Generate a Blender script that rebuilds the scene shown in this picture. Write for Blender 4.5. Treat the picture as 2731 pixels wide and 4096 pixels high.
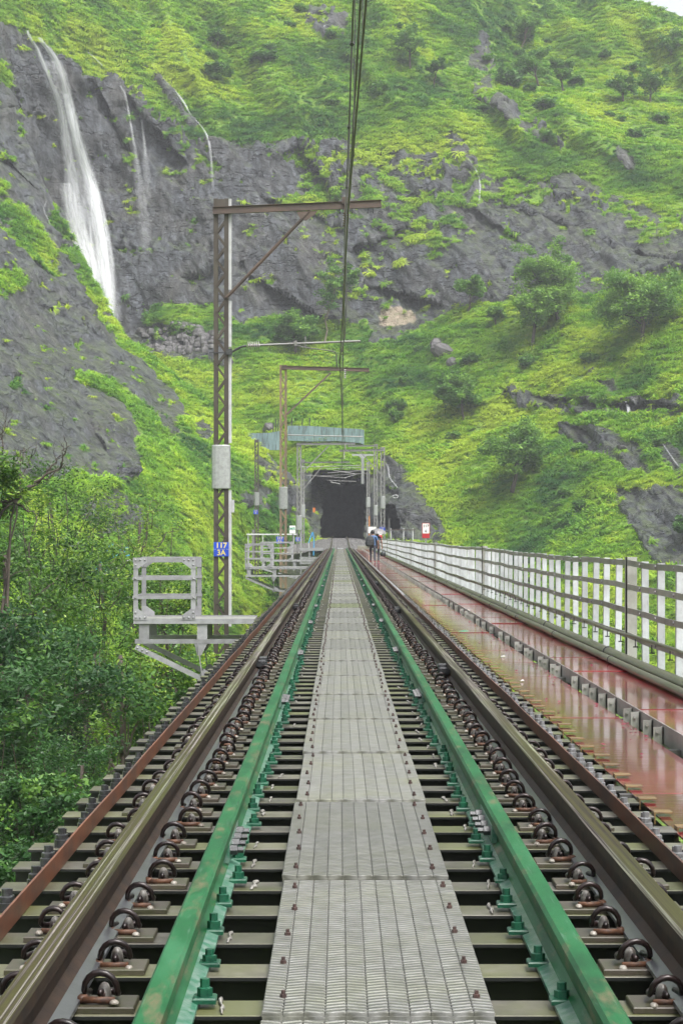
import bpy, math, random
import numpy as np
from mathutils import Vector, Matrix

for _o in list(bpy.data.objects):
    bpy.data.objects.remove(_o)
scene = bpy.context.scene
COL = scene.collection
R = math.radians
random.seed(7)

# ------------------------------------------------------------------ camera
# full-size photograph pixels: focal length 8000, vanishing point of the track at (1356, 2140)
FPX, VX, VY = 8000.0, 1356.0, 2140.0
CX, ZC = -0.10, 1.285
cam = bpy.data.cameras.new('camera')
cam.sensor_fit = 'VERTICAL'
cam.sensor_height = 36.0
cam.lens = 36.0 * FPX / 4096.0
cam.shift_x = (1365.5 - VX) / 4096.0
cam.shift_y = (VY - 2048.0) / 4096.0
cam.clip_start = 0.1
cam.clip_end = 5000
camo = bpy.data.objects.new('camera', cam)
camo.location = (CX, 0, ZC)
camo.rotation_euler = (R(90), 0, 0)
COL.objects.link(camo)
scene.camera = camo

# ------------------------------------------------------------------ sky, sun, exposure
SUN_EL, SUN_AZ = R(58), R(150)          # azimuth clockwise from +y: behind and to the right
world = bpy.data.worlds.new('World')
scene.world = world
world.use_nodes = True
wn, wl = world.node_tree.nodes, world.node_tree.links
bg = wn['Background']
sky = wn.new('ShaderNodeTexSky')
sky.sky_type = 'NISHITA'
sky.sun_disc = False
sky.sun_elevation = SUN_EL
sky.sun_rotation = SUN_AZ
sky.dust_density = 6.0
sky.air_density = 1.0
hs = wn.new('ShaderNodeHueSaturation')
hs.inputs['Saturation'].default_value = 0.22
wl.new(sky.outputs[0], hs.inputs['Color'])
wl.new(hs.outputs[0], bg.inputs['Color'])
bg.inputs['Strength'].default_value = 0.15
sun = bpy.data.lights.new('sun', 'SUN')
sun.energy = 1.45
sun.angle = R(20)
sun.color = (1.0, 0.97, 0.93)
suno = bpy.data.objects.new('sun', sun)
suno.rotation_euler = Vector((-math.sin(SUN_AZ) * math.cos(SUN_EL), -math.cos(SUN_AZ) * math.cos(SUN_EL), -math.sin(SUN_EL))).to_track_quat('-Z', 'Y').to_euler()
suno.location = (20, -30, 60)
COL.objects.link(suno)
scene.view_settings.view_transform = 'Standard'
scene.view_settings.look = 'None'
scene.view_settings.gamma = 1.0
scene.view_settings.use_curve_mapping = False
scene.view_settings.exposure = 1.25
cy = scene.cycles
cy.use_denoising = True
cy.max_bounces = 6
cy.diffuse_bounces = 2
cy.glossy_bounces = 2
cy.transmission_bounces = 3
cy.transparent_max_bounces = 12
cy.volume_bounces = 0
cy.caustics_reflective = False
cy.caustics_refractive = False
cy.use_adaptive_sampling = True
cy.adaptive_threshold = 0.025

# ------------------------------------------------------------------ helpers
def unproj(px, py, d):
    return (CX + (px - VX) / FPX * d, d, ZC + (VY - py) / FPX * d)

def U(px, py, d):
    return Vector(unproj(px, py, d))

def tag(o, label=None, cat=None, group=None, kind=None):
    if label: o['label'] = label
    if cat: o['category'] = cat
    if group: o['group'] = group
    if kind: o['kind'] = kind
    return o

def empty(name, loc=(0, 0, 0), rz=0.0, parent=None):
    o = bpy.data.objects.new(name, None)
    o.location = loc
    o.rotation_euler = (0, 0, rz)
    o.empty_display_size = 0.1
    COL.objects.link(o)
    if parent: o.parent = parent
    return o

def link(name, mesh, parent=None, loc=None, rot=None, scl=None):
    o = bpy.data.objects.new(name, mesh)
    COL.objects.link(o)
    if parent: o.parent = parent
    if loc is not None: o.location = loc
    if rot is not None: o.rotation_euler = rot
    if scl is not None: o.scale = scl if hasattr(scl, '__len__') else (scl,) * 3
    return o

def copy_tree(o, parent=None):
    c = o.copy()
    COL.objects.link(c)
    c.parent = parent
    for ch in list(o.children):
        copy_tree(ch, c)
    return c

class MB:
    """collects boxes, bars, tubes and sheets; mesh()/build() turn them into one mesh"""
    def __init__(s):
        s.v, s.f, s.m = [], [], []
        s.mi = 0
    def add(s, vs, fs):
        b = len(s.v)
        s.v += [tuple(x) for x in vs]
        s.f += [tuple(i + b for i in f) for f in fs]
        s.m += [s.mi] * len(fs)
        return s
    def box(s, lo, hi, bev=0.0):
        x0, y0, z0 = lo; x1, y1, z1 = hi
        if bev <= 0:
            return s.add([(x0,y0,z0),(x1,y0,z0),(x1,y1,z0),(x0,y1,z0),(x0,y0,z1),(x1,y0,z1),(x1,y1,z1),(x0,y1,z1)],
                         [(0,3,2,1),(4,5,6,7),(0,1,5,4),(1,2,6,5),(2,3,7,6),(3,0,4,7)])
        b = bev
        return s.add([(x0,y0,z0),(x1,y0,z0),(x1,y1,z0),(x0,y1,z0),(x0,y0,z1-b),(x1,y0,z1-b),(x1,y1,z1-b),(x0,y1,z1-b),
                      (x0+b,y0+b,z1),(x1-b,y0+b,z1),(x1-b,y1-b,z1),(x0+b,y1-b,z1)],
                     [(0,3,2,1),(0,1,5,4),(1,2,6,5),(2,3,7,6),(3,0,4,7),(4,5,9,8),(5,6,10,9),(6,7,11,10),(7,4,8,11),(8,9,10,11)])
    def bar(s, a, b, w, h, up=(0, 0, 1)):
        a, b = Vector(a), Vector(b)
        d = (b - a).normalized()
        u = Vector(up)
        if abs(d.dot(u)) > 0.98: u = Vector((0, 1, 0))
        sx = d.cross(u).normalized() * (w / 2)
        sz = sx.cross(d).normalized() * (h / 2)
        vs = [a - sx - sz, a + sx - sz, a + sx + sz, a - sx + sz, b - sx - sz, b + sx - sz, b + sx + sz, b - sx + sz]
        return s.add(vs, [(0,1,2,3),(7,6,5,4),(0,4,5,1),(1,5,6,2),(2,6,7,3),(3,7,4,0)])
    def tube(s, pts, r, n=8, caps=True):
        pts = [Vector(p) for p in pts]
        rs = r if hasattr(r, '__len__') else [r] * len(pts)
        b = len(s.v)
        prev = None
        for i, p in enumerate(pts):
            t = (pts[min(i + 1, len(pts) - 1)] - pts[max(i - 1, 0)])
            t = t.normalized() if t.length > 1e-9 else Vector((0, 0, 1))
            if prev is None:
                u = Vector((0, 0, 1)) if abs(t.z) < 0.9 else Vector((1, 0, 0))
                prev = t.cross(u).normalized()
            else:
                prev = (prev - t * prev.dot(t))
                prev = prev.normalized() if prev.length > 1e-6 else t.orthogonal().normalized()
            w = t.cross(prev)
            for k in range(n):
                a = 2 * math.pi * k / n
                s.v.append(tuple(p + (prev * math.cos(a) + w * math.sin(a)) * rs[i]))
        for i in range(len(pts) - 1):
            for k in range(n):
                k2 = (k + 1) % n
                s.f.append((b + i*n + k, b + i*n + k2, b + (i+1)*n + k2, b + (i+1)*n + k)); s.m.append(s.mi)
        if caps:
            s.f.append(tuple(b + k for k in range(n))[::-1]); s.m.append(s.mi)
            e = b + (len(pts) - 1) * n
            s.f.append(tuple(e + k for k in range(n))); s.m.append(s.mi)
        return s
    def extrude_y(s, prof, y0, y1, closed=True):
        """profile [(x,z)] swept from y0 to y1"""
        n = len(prof)
        vs = [(x, y0, z) for x, z in prof] + [(x, y1, z) for x, z in prof]
        fs = [(i, (i+1) % n, n + (i+1) % n, n + i) for i in range(n if closed else n - 1)]
        if closed:
            fs += [tuple(range(n))[::-1], tuple(range(n, 2*n))]
        return s.add(vs, fs)
    def prism(s, poly, axis, lo, hi):
        """polygon extruded along an axis; poly holds the other two coordinates in order"""
        def P(p, t):
            return {'x': (t, p[0], p[1]), 'y': (p[0], t, p[1]), 'z': (p[0], p[1], t)}[axis]
        n = len(poly)
        vs = [P(p, lo) for p in poly] + [P(p, hi) for p in poly]
        fs = [(i, (i+1) % n, n + (i+1) % n, n + i) for i in range(n)] + [tuple(range(n))[::-1], tuple(range(n, 2*n))]
        return s.add(vs, fs)
    def lathe(s, prof, c=(0, 0, 0), n=12, axis='z'):
        """[(r, t)] turned about an axis through c"""
        b = len(s.v)
        for r, t in prof:
            for k in range(n):
                a = 2 * math.pi * k / n
                p = {'z': (r*math.cos(a), r*math.sin(a), t), 'x': (t, r*math.cos(a), r*math.sin(a)), 'y': (r*math.cos(a), t, r*math.sin(a))}[axis]
                s.v.append((p[0]+c[0], p[1]+c[1], p[2]+c[2]))
        for i in range(len(prof) - 1):
            for k in range(n):
                k2 = (k + 1) % n
                s.f.append((b+i*n+k, b+i*n+k2, b+(i+1)*n+k2, b+(i+1)*n+k)); s.m.append(s.mi)
        s.f.append(tuple(b+k for k in range(n))); s.m.append(s.mi)
        e = b + (len(prof)-1)*n
        s.f.append(tuple(e+k for k in range(n))); s.m.append(s.mi)
        return s
    def mesh(s, name, mat, smooth=False):
        me = bpy.data.meshes.new(name)
        me.from_pydata(s.v, [], s.f)
        for x in (mat if isinstance(mat, (list, tuple)) else [mat]):
            me.materials.append(x)
        if any(s.m):
            me.polygons.foreach_set('material_index', s.m)
        if smooth:
            me.polygons.foreach_set('use_smooth', [True] * len(me.polygons))
        import bmesh
        bm = bmesh.new(); bm.from_mesh(me)
        bmesh.ops.recalc_face_normals(bm, faces=bm.faces)
        bm.to_mesh(me); bm.free()
        me.update()
        return me
    def build(s, name, mat, parent=None, smooth=False, **kw):
        return link(name, s.mesh(name, mat, smooth), parent, **kw)

def np_mesh(name, verts, faces, mat, smooth=True):
    """fast mesh from arrays; faces (N,3) or (N,4)"""
    me = bpy.data.meshes.new(name)
    v = np.asarray(verts, np.float32); f = np.asarray(faces, np.int32)
    k = f.shape[1]
    me.vertices.add(len(v)); me.vertices.foreach_set('co', v.ravel())
    me.loops.add(f.size); me.loops.foreach_set('vertex_index', f.ravel())
    me.polygons.add(len(f))
    me.polygons.foreach_set('loop_start', np.arange(0, f.size, k, dtype=np.int32))
    me.polygons.foreach_set('use_smooth', np.full(len(f), smooth))
    me.update(calc_edges=True)
    for m in (mat if isinstance(mat, (list, tuple)) else [mat]):
        me.materials.append(m)
    return me

def fattr(me, name, vals, domain='POINT', typ='FLOAT'):
    a = me.attributes.new(name, typ, domain)
    vals = np.asarray(vals, np.float32)
    a.data.foreach_set('vector' if typ == 'FLOAT_VECTOR' else 'value', vals.ravel())

# numpy gradient noise
def _hash(ix, iy, iz, seed):
    h = (ix.astype(np.uint32) * np.uint32(374761393)) ^ (iy.astype(np.uint32) * np.uint32(668265263)) ^ (iz.astype(np.uint32) * np.uint32(2147483647 - 1234567)) ^ np.uint32(seed * 974711 + 31)
    h = (h ^ (h >> np.uint32(13))) * np.uint32(1274126177)
    h = (h ^ (h >> np.uint32(16))) * np.uint32(2246822519)
    return h ^ (h >> np.uint32(15))

_G = np.array([[1,1,0],[-1,1,0],[1,-1,0],[-1,-1,0],[1,0,1],[-1,0,1],[1,0,-1],[-1,0,-1],[0,1,1],[0,-1,1],[0,1,-1],[0,-1,-1],[1,1,0],[-1,1,0],[0,-1,1],[0,-1,-1]], np.float32)

def perlin(x, y, z=None, seed=0):
    x = np.asarray(x, np.float64); y = np.asarray(y, np.float64)
    z = np.zeros_like(x) if z is None else np.asarray(z, np.float64)
    xi, yi, zi = np.floor(x), np.floor(y), np.floor(z)
    xf, yf, zf = x - xi, y - yi, z - zi
    xi, yi, zi = xi.astype(np.int64), yi.astype(np.int64), zi.astype(np.int64)
    u, v, w = (t*t*t*(t*(t*6-15)+10) for t in (xf, yf, zf))
    def g(dx, dy, dz):
        k = _G[_hash(xi+dx, yi+dy, zi+dz, seed) & np.uint32(15)]
        return k[..., 0]*(xf-dx) + k[..., 1]*(yf-dy) + k[..., 2]*(zf-dz)
    a = g(0,0,0) + u*(g(1,0,0)-g(0,0,0)); b = g(0,1,0) + u*(g(1,1,0)-g(0,1,0))
    c = g(0,0,1) + u*(g(1,0,1)-g(0,0,1)); d = g(0,1,1) + u*(g(1,1,1)-g(0,1,1))
    p = a + v*(b-a); q = c + v*(d-c)
    return p + w*(q-p)

def fbm(x, y, z=None, octv=4, seed=0, gain=0.5):
    t = 0; a = 1.0
    for i in range(octv):
        t = t + a * perlin(np.asarray(x)*2**i, np.asarray(y)*2**i, None if z is None else np.asarray(z)*2**i, seed+i*17)
        a *= gain
    return t

def ridged(x, y, z=None, octv=4, seed=0, gain=0.5):
    t = 0; a = 1.0
    for i in range(octv):
        t = t + a * (1 - 2*np.abs(perlin(np.asarray(x)*2**i, np.asarray(y)*2**i, None if z is None else np.asarray(z)*2**i, seed+i*17)))
        a *= gain
    return t

def sstep(a, b, x):
    t = np.clip((x - a) / (b - a), 0, 1)
    return t*t*(3-2*t)

def blur2(a, k, n=2):
    for _ in range(n):
        for ax in (0, 1):
            pad = [(0, 0), (0, 0)]; pad[ax] = (k, k)
            c = np.cumsum(np.pad(a, pad, mode='edge'), axis=ax)
            z = np.zeros_like(np.take(c, [0], axis=ax))
            c = np.concatenate([z, c], axis=ax)
            L = a.shape[ax]
            a = (np.take(c, np.arange(2*k+1, 2*k+1+L), axis=ax) - np.take(c, np.arange(0, L), axis=ax)) / (2*k+1)
    return a

def in_poly(px, py, poly):
    inside = np.zeros(px.shape, bool)
    n = len(poly)
    for i in range(n):
        x0, y0 = poly[i]; x1, y1 = poly[(i+1) % n]
        if y0 == y1: continue
        c = ((y0 > py) != (y1 > py)) & (px < (x1-x0)*(py-y0)/(y1-y0) + x0)
        inside ^= c
    return inside

# ------------------------------------------------------------------ materials
def new_mat(name):
    m = bpy.data.materials.new(name)
    m.use_nodes = True
    nt = m.node_tree
    return m, nt.nodes, nt.links, nt.nodes['Principled BSDF']

def noise_node(n, l, scale, detail=4, rough=0.55, coord='Object', vec_scale=None):
    tc = n.new('ShaderNodeTexCoord')
    t = n.new('ShaderNodeTexNoise')
    t.inputs['Scale'].default_value = scale
    t.inputs['Detail'].default_value = detail
    t.inputs['Roughness'].default_value = rough
    src = tc.outputs[coord]
    if coord == 'Object':          # every object gets its own stretch of the pattern
        oi_ = n.new('ShaderNodeObjectInfo')
        va_ = n.new('ShaderNodeVectorMath'); va_.operation = 'MULTIPLY_ADD'
        va_.inputs[1].default_value = (41.0, 23.0, 67.0)
        l.new(oi_.outputs['Random'], va_.inputs[0]); l.new(src, va_.inputs[2])
        src = va_.outputs[0]
    if vec_scale:
        mp = n.new('ShaderNodeMapping'); mp.inputs['Scale'].default_value = vec_scale
        l.new(src, mp.inputs['Vector']); src = mp.outputs[0]
    l.new(src, t.inputs['Vector'])
    return t

def ramp(n, l, src, stops):
    r = n.new('ShaderNodeValToRGB')
    el = r.color_ramp.elements
    while len(el) < len(stops): el.new(0.5)
    for e, (p, c) in zip(el, stops):
        e.position = p
        e.color = (c, c, c, 1) if not hasattr(c, '__len__') else (*c[:3], 1)
    l.new(src, r.inputs['Fac'])
    return r

def mix(n, l, fac, a, b, mode='MIX'):
    m = n.new('ShaderNodeMix'); m.data_type = 'RGBA'; m.blend_type = mode
    for sock, val in ((m.inputs['Factor'], fac), (m.inputs['A'], a), (m.inputs['B'], b)):
        if isinstance(val, bpy.types.NodeSocket): l.new(val, sock)
        elif hasattr(val, '__len__'): sock.default_value = (*val[:3], 1)
        else: sock.default_value = val
    return m.outputs['Result']

def bump(n, l, b, height, strength=0.3, dist=0.02):
    bp = n.new('ShaderNodeBump')
    bp.inputs['Strength'].default_value = strength
    bp.inputs['Distance'].default_value = dist
    l.new(height, bp.inputs['Height'])
    l.new(bp.outputs[0], b.inputs['Normal'])
    return bp

def simple(name, col, col2=None, rough=0.6, metal=0.0, scale=6.0, bstr=0.15, bdist=0.004, lo=0.4, hi=0.65, rough2=None, vec_scale=None, coord='Object', spec=0.5):
    """two-tone noisy material with fine relief"""
    m, n, l, b = new_mat(name)
    t = noise_node(n, l, scale, 6, 0.65, coord, vec_scale)
    r = ramp(n, l, t.outputs['Fac'], [(lo, col), (hi, col2 or tuple(c*0.75 for c in col))])
    oi = n.new('ShaderNodeObjectInfo')
    rv = ramp(n, l, oi.outputs['Random'], [(0.0, 0.80), (1.0, 1.14)])
    l.new(mix(n, l, 1.0, r.outputs[0], rv.outputs[0], 'MULTIPLY'), b.inputs['Base Color'])
    b.inputs['Metallic'].default_value = metal
    b.inputs['Specular IOR Level'].default_value = spec
    if rough2 is not None:
        rr = ramp(n, l, t.outputs['Fac'], [(lo, rough), (hi, rough2)])
        l.new(rr.outputs[0], b.inputs['Roughness'])
    else:
        b.inputs['Roughness'].default_value = rough
    if bstr:
        t2 = noise_node(n, l, scale*6, 3, 0.6, coord, vec_scale)
        bump(n, l, b, t2.outputs['Fac'], bstr, bdist)
    return m
# ------------------------------------------------------------------ hillside
D2F = 2731.0 / 1568.0      # layout below is noted on a 1568-wide print of the photograph

def paint(px, py, base, polys, k=2):
    a = np.full(px.shape, base, float)
    for val, poly in polys:
        P = [(x*D2F, y*D2F) for x, y in poly]
        a[in_poly(px, py, P)] = val
    return blur2(a, k, 2)

def mat_hill():
    m, n, l, b = new_mat('hill_rock_and_turf')
    at = n.new('ShaderNodeAttribute'); at.attribute_name = 'grass'
    # rock: wet grey basalt, streaked by run-off, cut by joints that dip to the right
    t1 = noise_node(n, l, 0.16, 8, 0.62)
    t2 = noise_node(n, l, 0.9, 8, 0.7, vec_scale=(1.0, 1.0, 0.45))
    t3 = noise_node(n, l, 4.0, 5, 0.7)
    tc = n.new('ShaderNodeTexCoord')
    def joints(rot, scl, warp, wid):
        mp = n.new('ShaderNodeMapping'); mp.inputs['Rotation'].default_value = (0, rot, 0); mp.inputs['Scale'].default_value = scl
        wn_ = n.new('ShaderNodeTexNoise'); wn_.inputs['Scale'].default_value = 0.35; wn_.inputs['Detail'].default_value = 5
        l.new(tc.outputs['Object'], wn_.inputs['Vector'])
        va = n.new('ShaderNodeVectorMath'); va.operation = 'MULTIPLY_ADD'
        va.inputs[1].default_value = (warp,)*3
        l.new(wn_.outputs['Color'], va.inputs[0]); l.new(tc.outputs['Object'], va.inputs[2])
        l.new(va.outputs[0], mp.inputs['Vector'])
        vo = n.new('ShaderNodeTexVoronoi'); vo.feature = 'DISTANCE_TO_EDGE'; vo.inputs['Scale'].default_value = 1.0
        l.new(mp.outputs[0], vo.inputs['Vector'])
        return ramp(n, l, vo.outputs['Distance'], [(0.0, 0.0), (wid, 1.0)])
    j1 = joints(R(38), (0.07, 0.10, 0.34), 6.0, 0.035)
    def dashes(rot, scl, off):
        mp = n.new('ShaderNodeMapping'); mp.inputs['Rotation'].default_value = (0, rot, 0); mp.inputs['Scale'].default_value = scl; mp.inputs['Location'].default_value = (off, 0, 0)
        l.new(tc.outputs['Object'], mp.inputs['Vector'])
        t_ = n.new('ShaderNodeTexNoise'); t_.inputs['Scale'].default_value = 1.0; t_.inputs['Detail'].default_value = 3; t_.inputs['Distortion'].default_value = 0.6
        l.new(mp.outputs[0], t_.inputs['Vector'])
        return ramp(n, l, t_.outputs['Fac'], [(0.30, 0.0), (0.38, 1.0)])
    d1 = dashes(R(52), (0.30, 0.5, 2.0), 0.0)
    d2 = dashes(R(30), (0.45, 0.6, 3.4), 7.0)
    sp_ = n.new('ShaderNodeMath'); sp_.operation = 'MULTIPLY'
    l.new(d1.outputs[0], sp_.inputs[0]); l.new(d2.outputs[0], sp_.inputs[1])
    jq = ramp(n, l, t1.outputs['Fac'], [(0.44, 0.0), (0.60, 1.0)])
    jm = n.new('ShaderNodeMath'); jm.operation = 'MAXIMUM'; l.new(j1.outputs[0], jm.inputs[0]); l.new(jq.outputs[0], jm.inputs[1])
    jj = n.new('ShaderNodeMath'); jj.operation = 'MULTIPLY'
    l.new(jm.outputs[0], jj.inputs[0]); l.new(sp_.outputs[0], jj.inputs[1])
    rock = ramp(n, l, t2.outputs['Fac'], [(0.28, (0.026, 0.028, 0.030)), (0.46, (0.058, 0.062, 0.067)), (0.72, (0.125, 0.131, 0.139))])
    ts = noise_node(n, l, 0.7, 6, 0.65, vec_scale=(1.6, 1.6, 0.12))
    stain = ramp(n, l, t1.outputs['Fac'], [(0.46, (0.92, 0.95, 1.02)), (0.66, (1.05, 0.98, 0.88))])
    runoff = ramp(n, l, ts.outputs['Fac'], [(0.34, 0.40), (0.52, 1.0), (0.68, 1.6)])
    rk = mix(n, l, 1.0, mix(n, l, 1.0, rock.outputs[0], stain.outputs[0], 'MULTIPLY'), runoff.outputs[0], 'MULTIPLY')
    rk = mix(n, l, 1.0, rk, ramp(n, l, jj.outputs[0], [(0.0, 0.28), (0.8, 1.0)]).outputs[0], 'MULTIPLY')
    rk = mix(n, l, 1.0, rk, ramp(n, l, t3.outputs['Fac'], [(0.34, 0.55), (0.5, 1.0), (0.66, 1.35)]).outputs[0], 'MULTIPLY')
    sc_ = n.new('ShaderNodeAttribute'); sc_.attribute_name = 'scar'
    scar = ramp(n, l, t3.outputs['Fac'], [(0.35, (0.26, 0.20, 0.15)), (0.65, (0.46, 0.38, 0.30))])
    rk = mix(n, l, sc_.outputs['Fac'], rk, scar.outputs[0])
    # moss on ledges
    ge = n.new('ShaderNodeNewGeometry')
    sx = n.new('ShaderNodeSeparateXYZ'); l.new(ge.outputs['Normal'], sx.inputs[0])
    mo = n.new('ShaderNodeMath'); mo.operation = 'MULTIPLY'
    l.new(ramp(n, l, sx.outputs['Z'], [(0.52, 0.0), (0.8, 0.75)]).outputs[0], mo.inputs[0])
    l.new(ramp(n, l, t2.outputs['Fac'], [(0.42, 0.0), (0.62, 1.0)]).outputs[0], mo.inputs[1])
    rk = mix(n, l, mo.outputs[0], rk, (0.075, 0.105, 0.03))
    turf = ramp(n, l, t2.outputs['Fac'], [(0.32, (0.07, 0.15, 0.016)), (0.5, (0.15, 0.29, 0.020)), (0.7, (0.25, 0.38, 0.03))])
    soil = ramp(n, l, t3.outputs['Fac'], [(0.35, 0.0), (0.75, 0.35)])
    tf = mix(n, l, soil.outputs[0], turf.outputs[0], (0.07, 0.06, 0.035))
    g = n.new('ShaderNodeMath'); g.operation = 'ADD'
    l.new(at.outputs['Fac'], g.inputs[0])
    c = n.new('ShaderNodeMath'); c.operation = 'MULTIPLY_ADD'
    l.new(t3.outputs['Fac'], c.inputs[0]); c.inputs[1].default_value = 0.5; c.inputs[2].default_value = -0.25
    l.new(c.outputs[0], g.inputs[1])
    gr = ramp(n, l, g.outputs[0], [(0.42, 0.0), (0.58, 1.0)])
    l.new(mix(n, l, gr.outputs[0], rk, tf), b.inputs['Base Color'])
    rr = n.new('ShaderNodeMix'); rr.data_type = 'FLOAT'
    l.new(gr.outputs[0], rr.inputs[0]); rr.inputs[2].default_value = 0.36; rr.inputs[3].default_value = 0.9
    l.new(rr.outputs[0], b.inputs['Roughness'])
    ad = n.new('ShaderNodeMath'); ad.operation = 'MULTIPLY_ADD'
    l.new(jj.outputs[0], ad.inputs[0]); ad.inputs[1].default_value = 1.1
    ad2 = n.new('ShaderNodeMath'); ad2.operation = 'ADD'
    l.new(t2.outputs['Fac'], ad2.inputs[0]); l.new(t3.outputs['Fac'], ad2.inputs[1]); l.new(ad2.outputs[0], ad.inputs[2])
    bump(n, l, b, ad.outputs[0], 0.9, 0.45)
    return m
M_HILL = mat_hill()

def grid_faces(nr, nc):
    i = np.arange(nr*nc).reshape(nr, nc)
    return np.stack([i[:-1, :-1], i[1:, :-1], i[1:, 1:], i[:-1, 1:]], -1).reshape(-1, 4)

def normals(P):
    du = np.gradient(P, axis=1); dv = np.gradient(P, axis=0)
    n = np.cross(dv, du)
    n /= np.linalg.norm(n, axis=-1, keepdims=True) + 1e-9
    s = np.sign((n * (np.array([CX, 0, ZC+20]) - P)).sum(-1))
    return n * s[..., None]

def rock_relief(P, u, v, G):
    """signed relief in metres: slabs with joints dipping to the right, ledges, small chips"""
    X, Y, Z = P[..., 0], P[..., 1], P[..., 2]
    ca, sa = math.cos(R(-58)), math.sin(R(-58))
    a = X*ca + Z*sa; c = -X*sa + Z*ca
    big = fbm(X/14, Y/14, Z/14, 3, 3)
    slab = ridged(a/9, c/3.2, Y/14, 3, 11)
    chip = ridged(a/2.6, c/0.9, Y/4, 3, 23)
    ledge = perlin(X/20, Y/16, Z/4.5, 31)
    step = np.tanh(6*perlin(a/12, c/5.0, Y/12, 41))
    crisp = np.tanh(8*perlin(a/6.5, c/1.7, Y/6, 43))*0.17 + np.tanh(8*perlin(a/2.8, c/0.8, Y/4, 47))*0.08
    rk = crisp + 1.15*big + 0.26*slab + 0.13*chip + 0.45*ledge + 0.5*step
    gs = 1.3*fbm(X/16, Y/16, Z/16, 3, 5) + 0.45*fbm(X/3.5, Y/3.5, Z/3.5, 3, 7)
    return rk*(1-G) + gs*G

def col_interp(px, table):
    k = sorted(table)
    return np.interp(px, k, [table[i] for i in k])

def ledges(PX, PY, lines):
    """overhanging ledges: the rock steps back under each line and eases out again below it"""
    rec = np.zeros_like(PX)
    wx = 10*fbm(PX/45, PY/45, None, 3, 131)
    X, Y = (PX + wx)/D2F, (PY + wx)/D2F
    for (x0, y0, x1, y1, A, w) in lines:
        L = math.hypot(x1-x0, y1-y0); dx, dy = (x1-x0)/L, (y1-y0)/L
        t_ = ((X-x0)*dx + (Y-y0)*dy)/L
        s_ = -(X-x0)*dy + (Y-y0)*dx
        if dx < 0: s_ = -s_
        e = sstep(-0.08, 0.12, t_)*sstep(1.08, 0.88, t_)
        rec = np.maximum(rec, A*np.where(s_ > 0, np.exp(-s_/w), 0)*e)
    return rec

# ---- main hill: foot at the tunnel, cliff, grass slopes above, ridge at upper right
NU, NV = 760, 560
us = np.linspace(-650, 3500, NU)
tp = col_interp(us, {-650: -500, 1900: -500, 2200: -215, 2400: -90, 2560: 4, 2731: 66, 3100: 250, 3500: 470})
vs = np.linspace(0, 1, NV)
PX = np.repeat(us[None, :], NV, 0)
PY = tp[None, :] + (2950 - tp[None, :]) * vs[:, None]
df = col_interp(us, {-650: 262, 500: 250, 900: 240, 1200: 236, 1500: 236, 1800: 228, 2300: 212, 2731: 198, 3500: 180})
cb = col_interp(us, {-650: 1420, 400: 1330, 800: 1285, 1300: 1290, 1700: 1300, 1900: 1260, 2300: 1170, 2731: 1060, 3500: 950})
dcb = col_interp(us, {-650: 262, 0: 276, 400: 284, 800: 286, 1300: 282, 1700: 276, 2100: 268, 2731: 254, 3500: 232})
ct = col_interp(us, {-650: -200, 100: 120, 300: 255, 600: 440, 850: 550, 1000: 590, 1366: 640, 1700: 660, 2000: 690, 2300: 740, 2731: 820, 3500: 900})
dct = dcb + col_interp(us, {-650: 8, 800: 10, 1500: 14, 2100: 22, 2731: 26, 3500: 26})
t = (VY - PY) / FPX
t0 = (VY - ct) / FPX
kk = 0.95
dup = (t0*dct - kk*dct) / np.minimum(t - kk, -0.05)
f1 = np.clip((PY - ct) / (cb - ct), 0, 1)
f2 = np.clip((PY - cb) / (2150 - cb), 0, 1)
f3 = np.clip((PY - 2150) / 800, 0, 1)
DD = np.where(PY < ct, dup, np.where(PY < cb, dct + (dcb - dct)*f1, np.where(PY < 2150, dcb + (df - dcb)*f2**0.9, df - 45*f3)))
DD = blur2(DD, 7, 2)
# amphitheatre behind the waterfall, buttress right of the tunnel, gully at upper right
DD += 9*np.exp(-((PX-330)/330)**2 - ((PY-800)/600)**2)
DD -= 3.5*np.exp(-((PX-1640)/170)**2 - ((PY-2010)/220)**2)
_c, _s = math.cos(R(52)), math.sin(R(52))
_a, _b = PX*_c + PY*_s, -PX*_s + PY*_c
DD -= (6.0*ridged(_b/330, _a/1100, None, 2, 141) - 2.5)*sstep(0, -260, PY - ct[None, :])
DD -= 2.5*fbm(_b/160, _a/500, None, 2, 142)*sstep(400, 0, np.abs(PY-1650))
DD += 26*sstep(1500, 2300, PX)*sstep(560, 250, PY + 0.22*(2300-PX))
DD += ledges(PX, PY, [(212,180,305,350,3.0,30), (300,222,425,372,3.0,40), (690,325,795,485,4.0,55), (560,625,745,735,2.5,40), (1165,392,1290,440,2.0,30),
    (1385,560,1600,612,2.5,25), (800,575,935,520,2.5,40), (1150,905,1600,935,2.0,16), (600,450,790,520,2.0,40), (1090,480,1200,560,2.0,45), (420,640,560,600,2.0,50), (1285,965,1460,1045,1.2,14), (1190,480,1330,520,1.5,30), (830,650,1010,700,2.2,40)])
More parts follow.
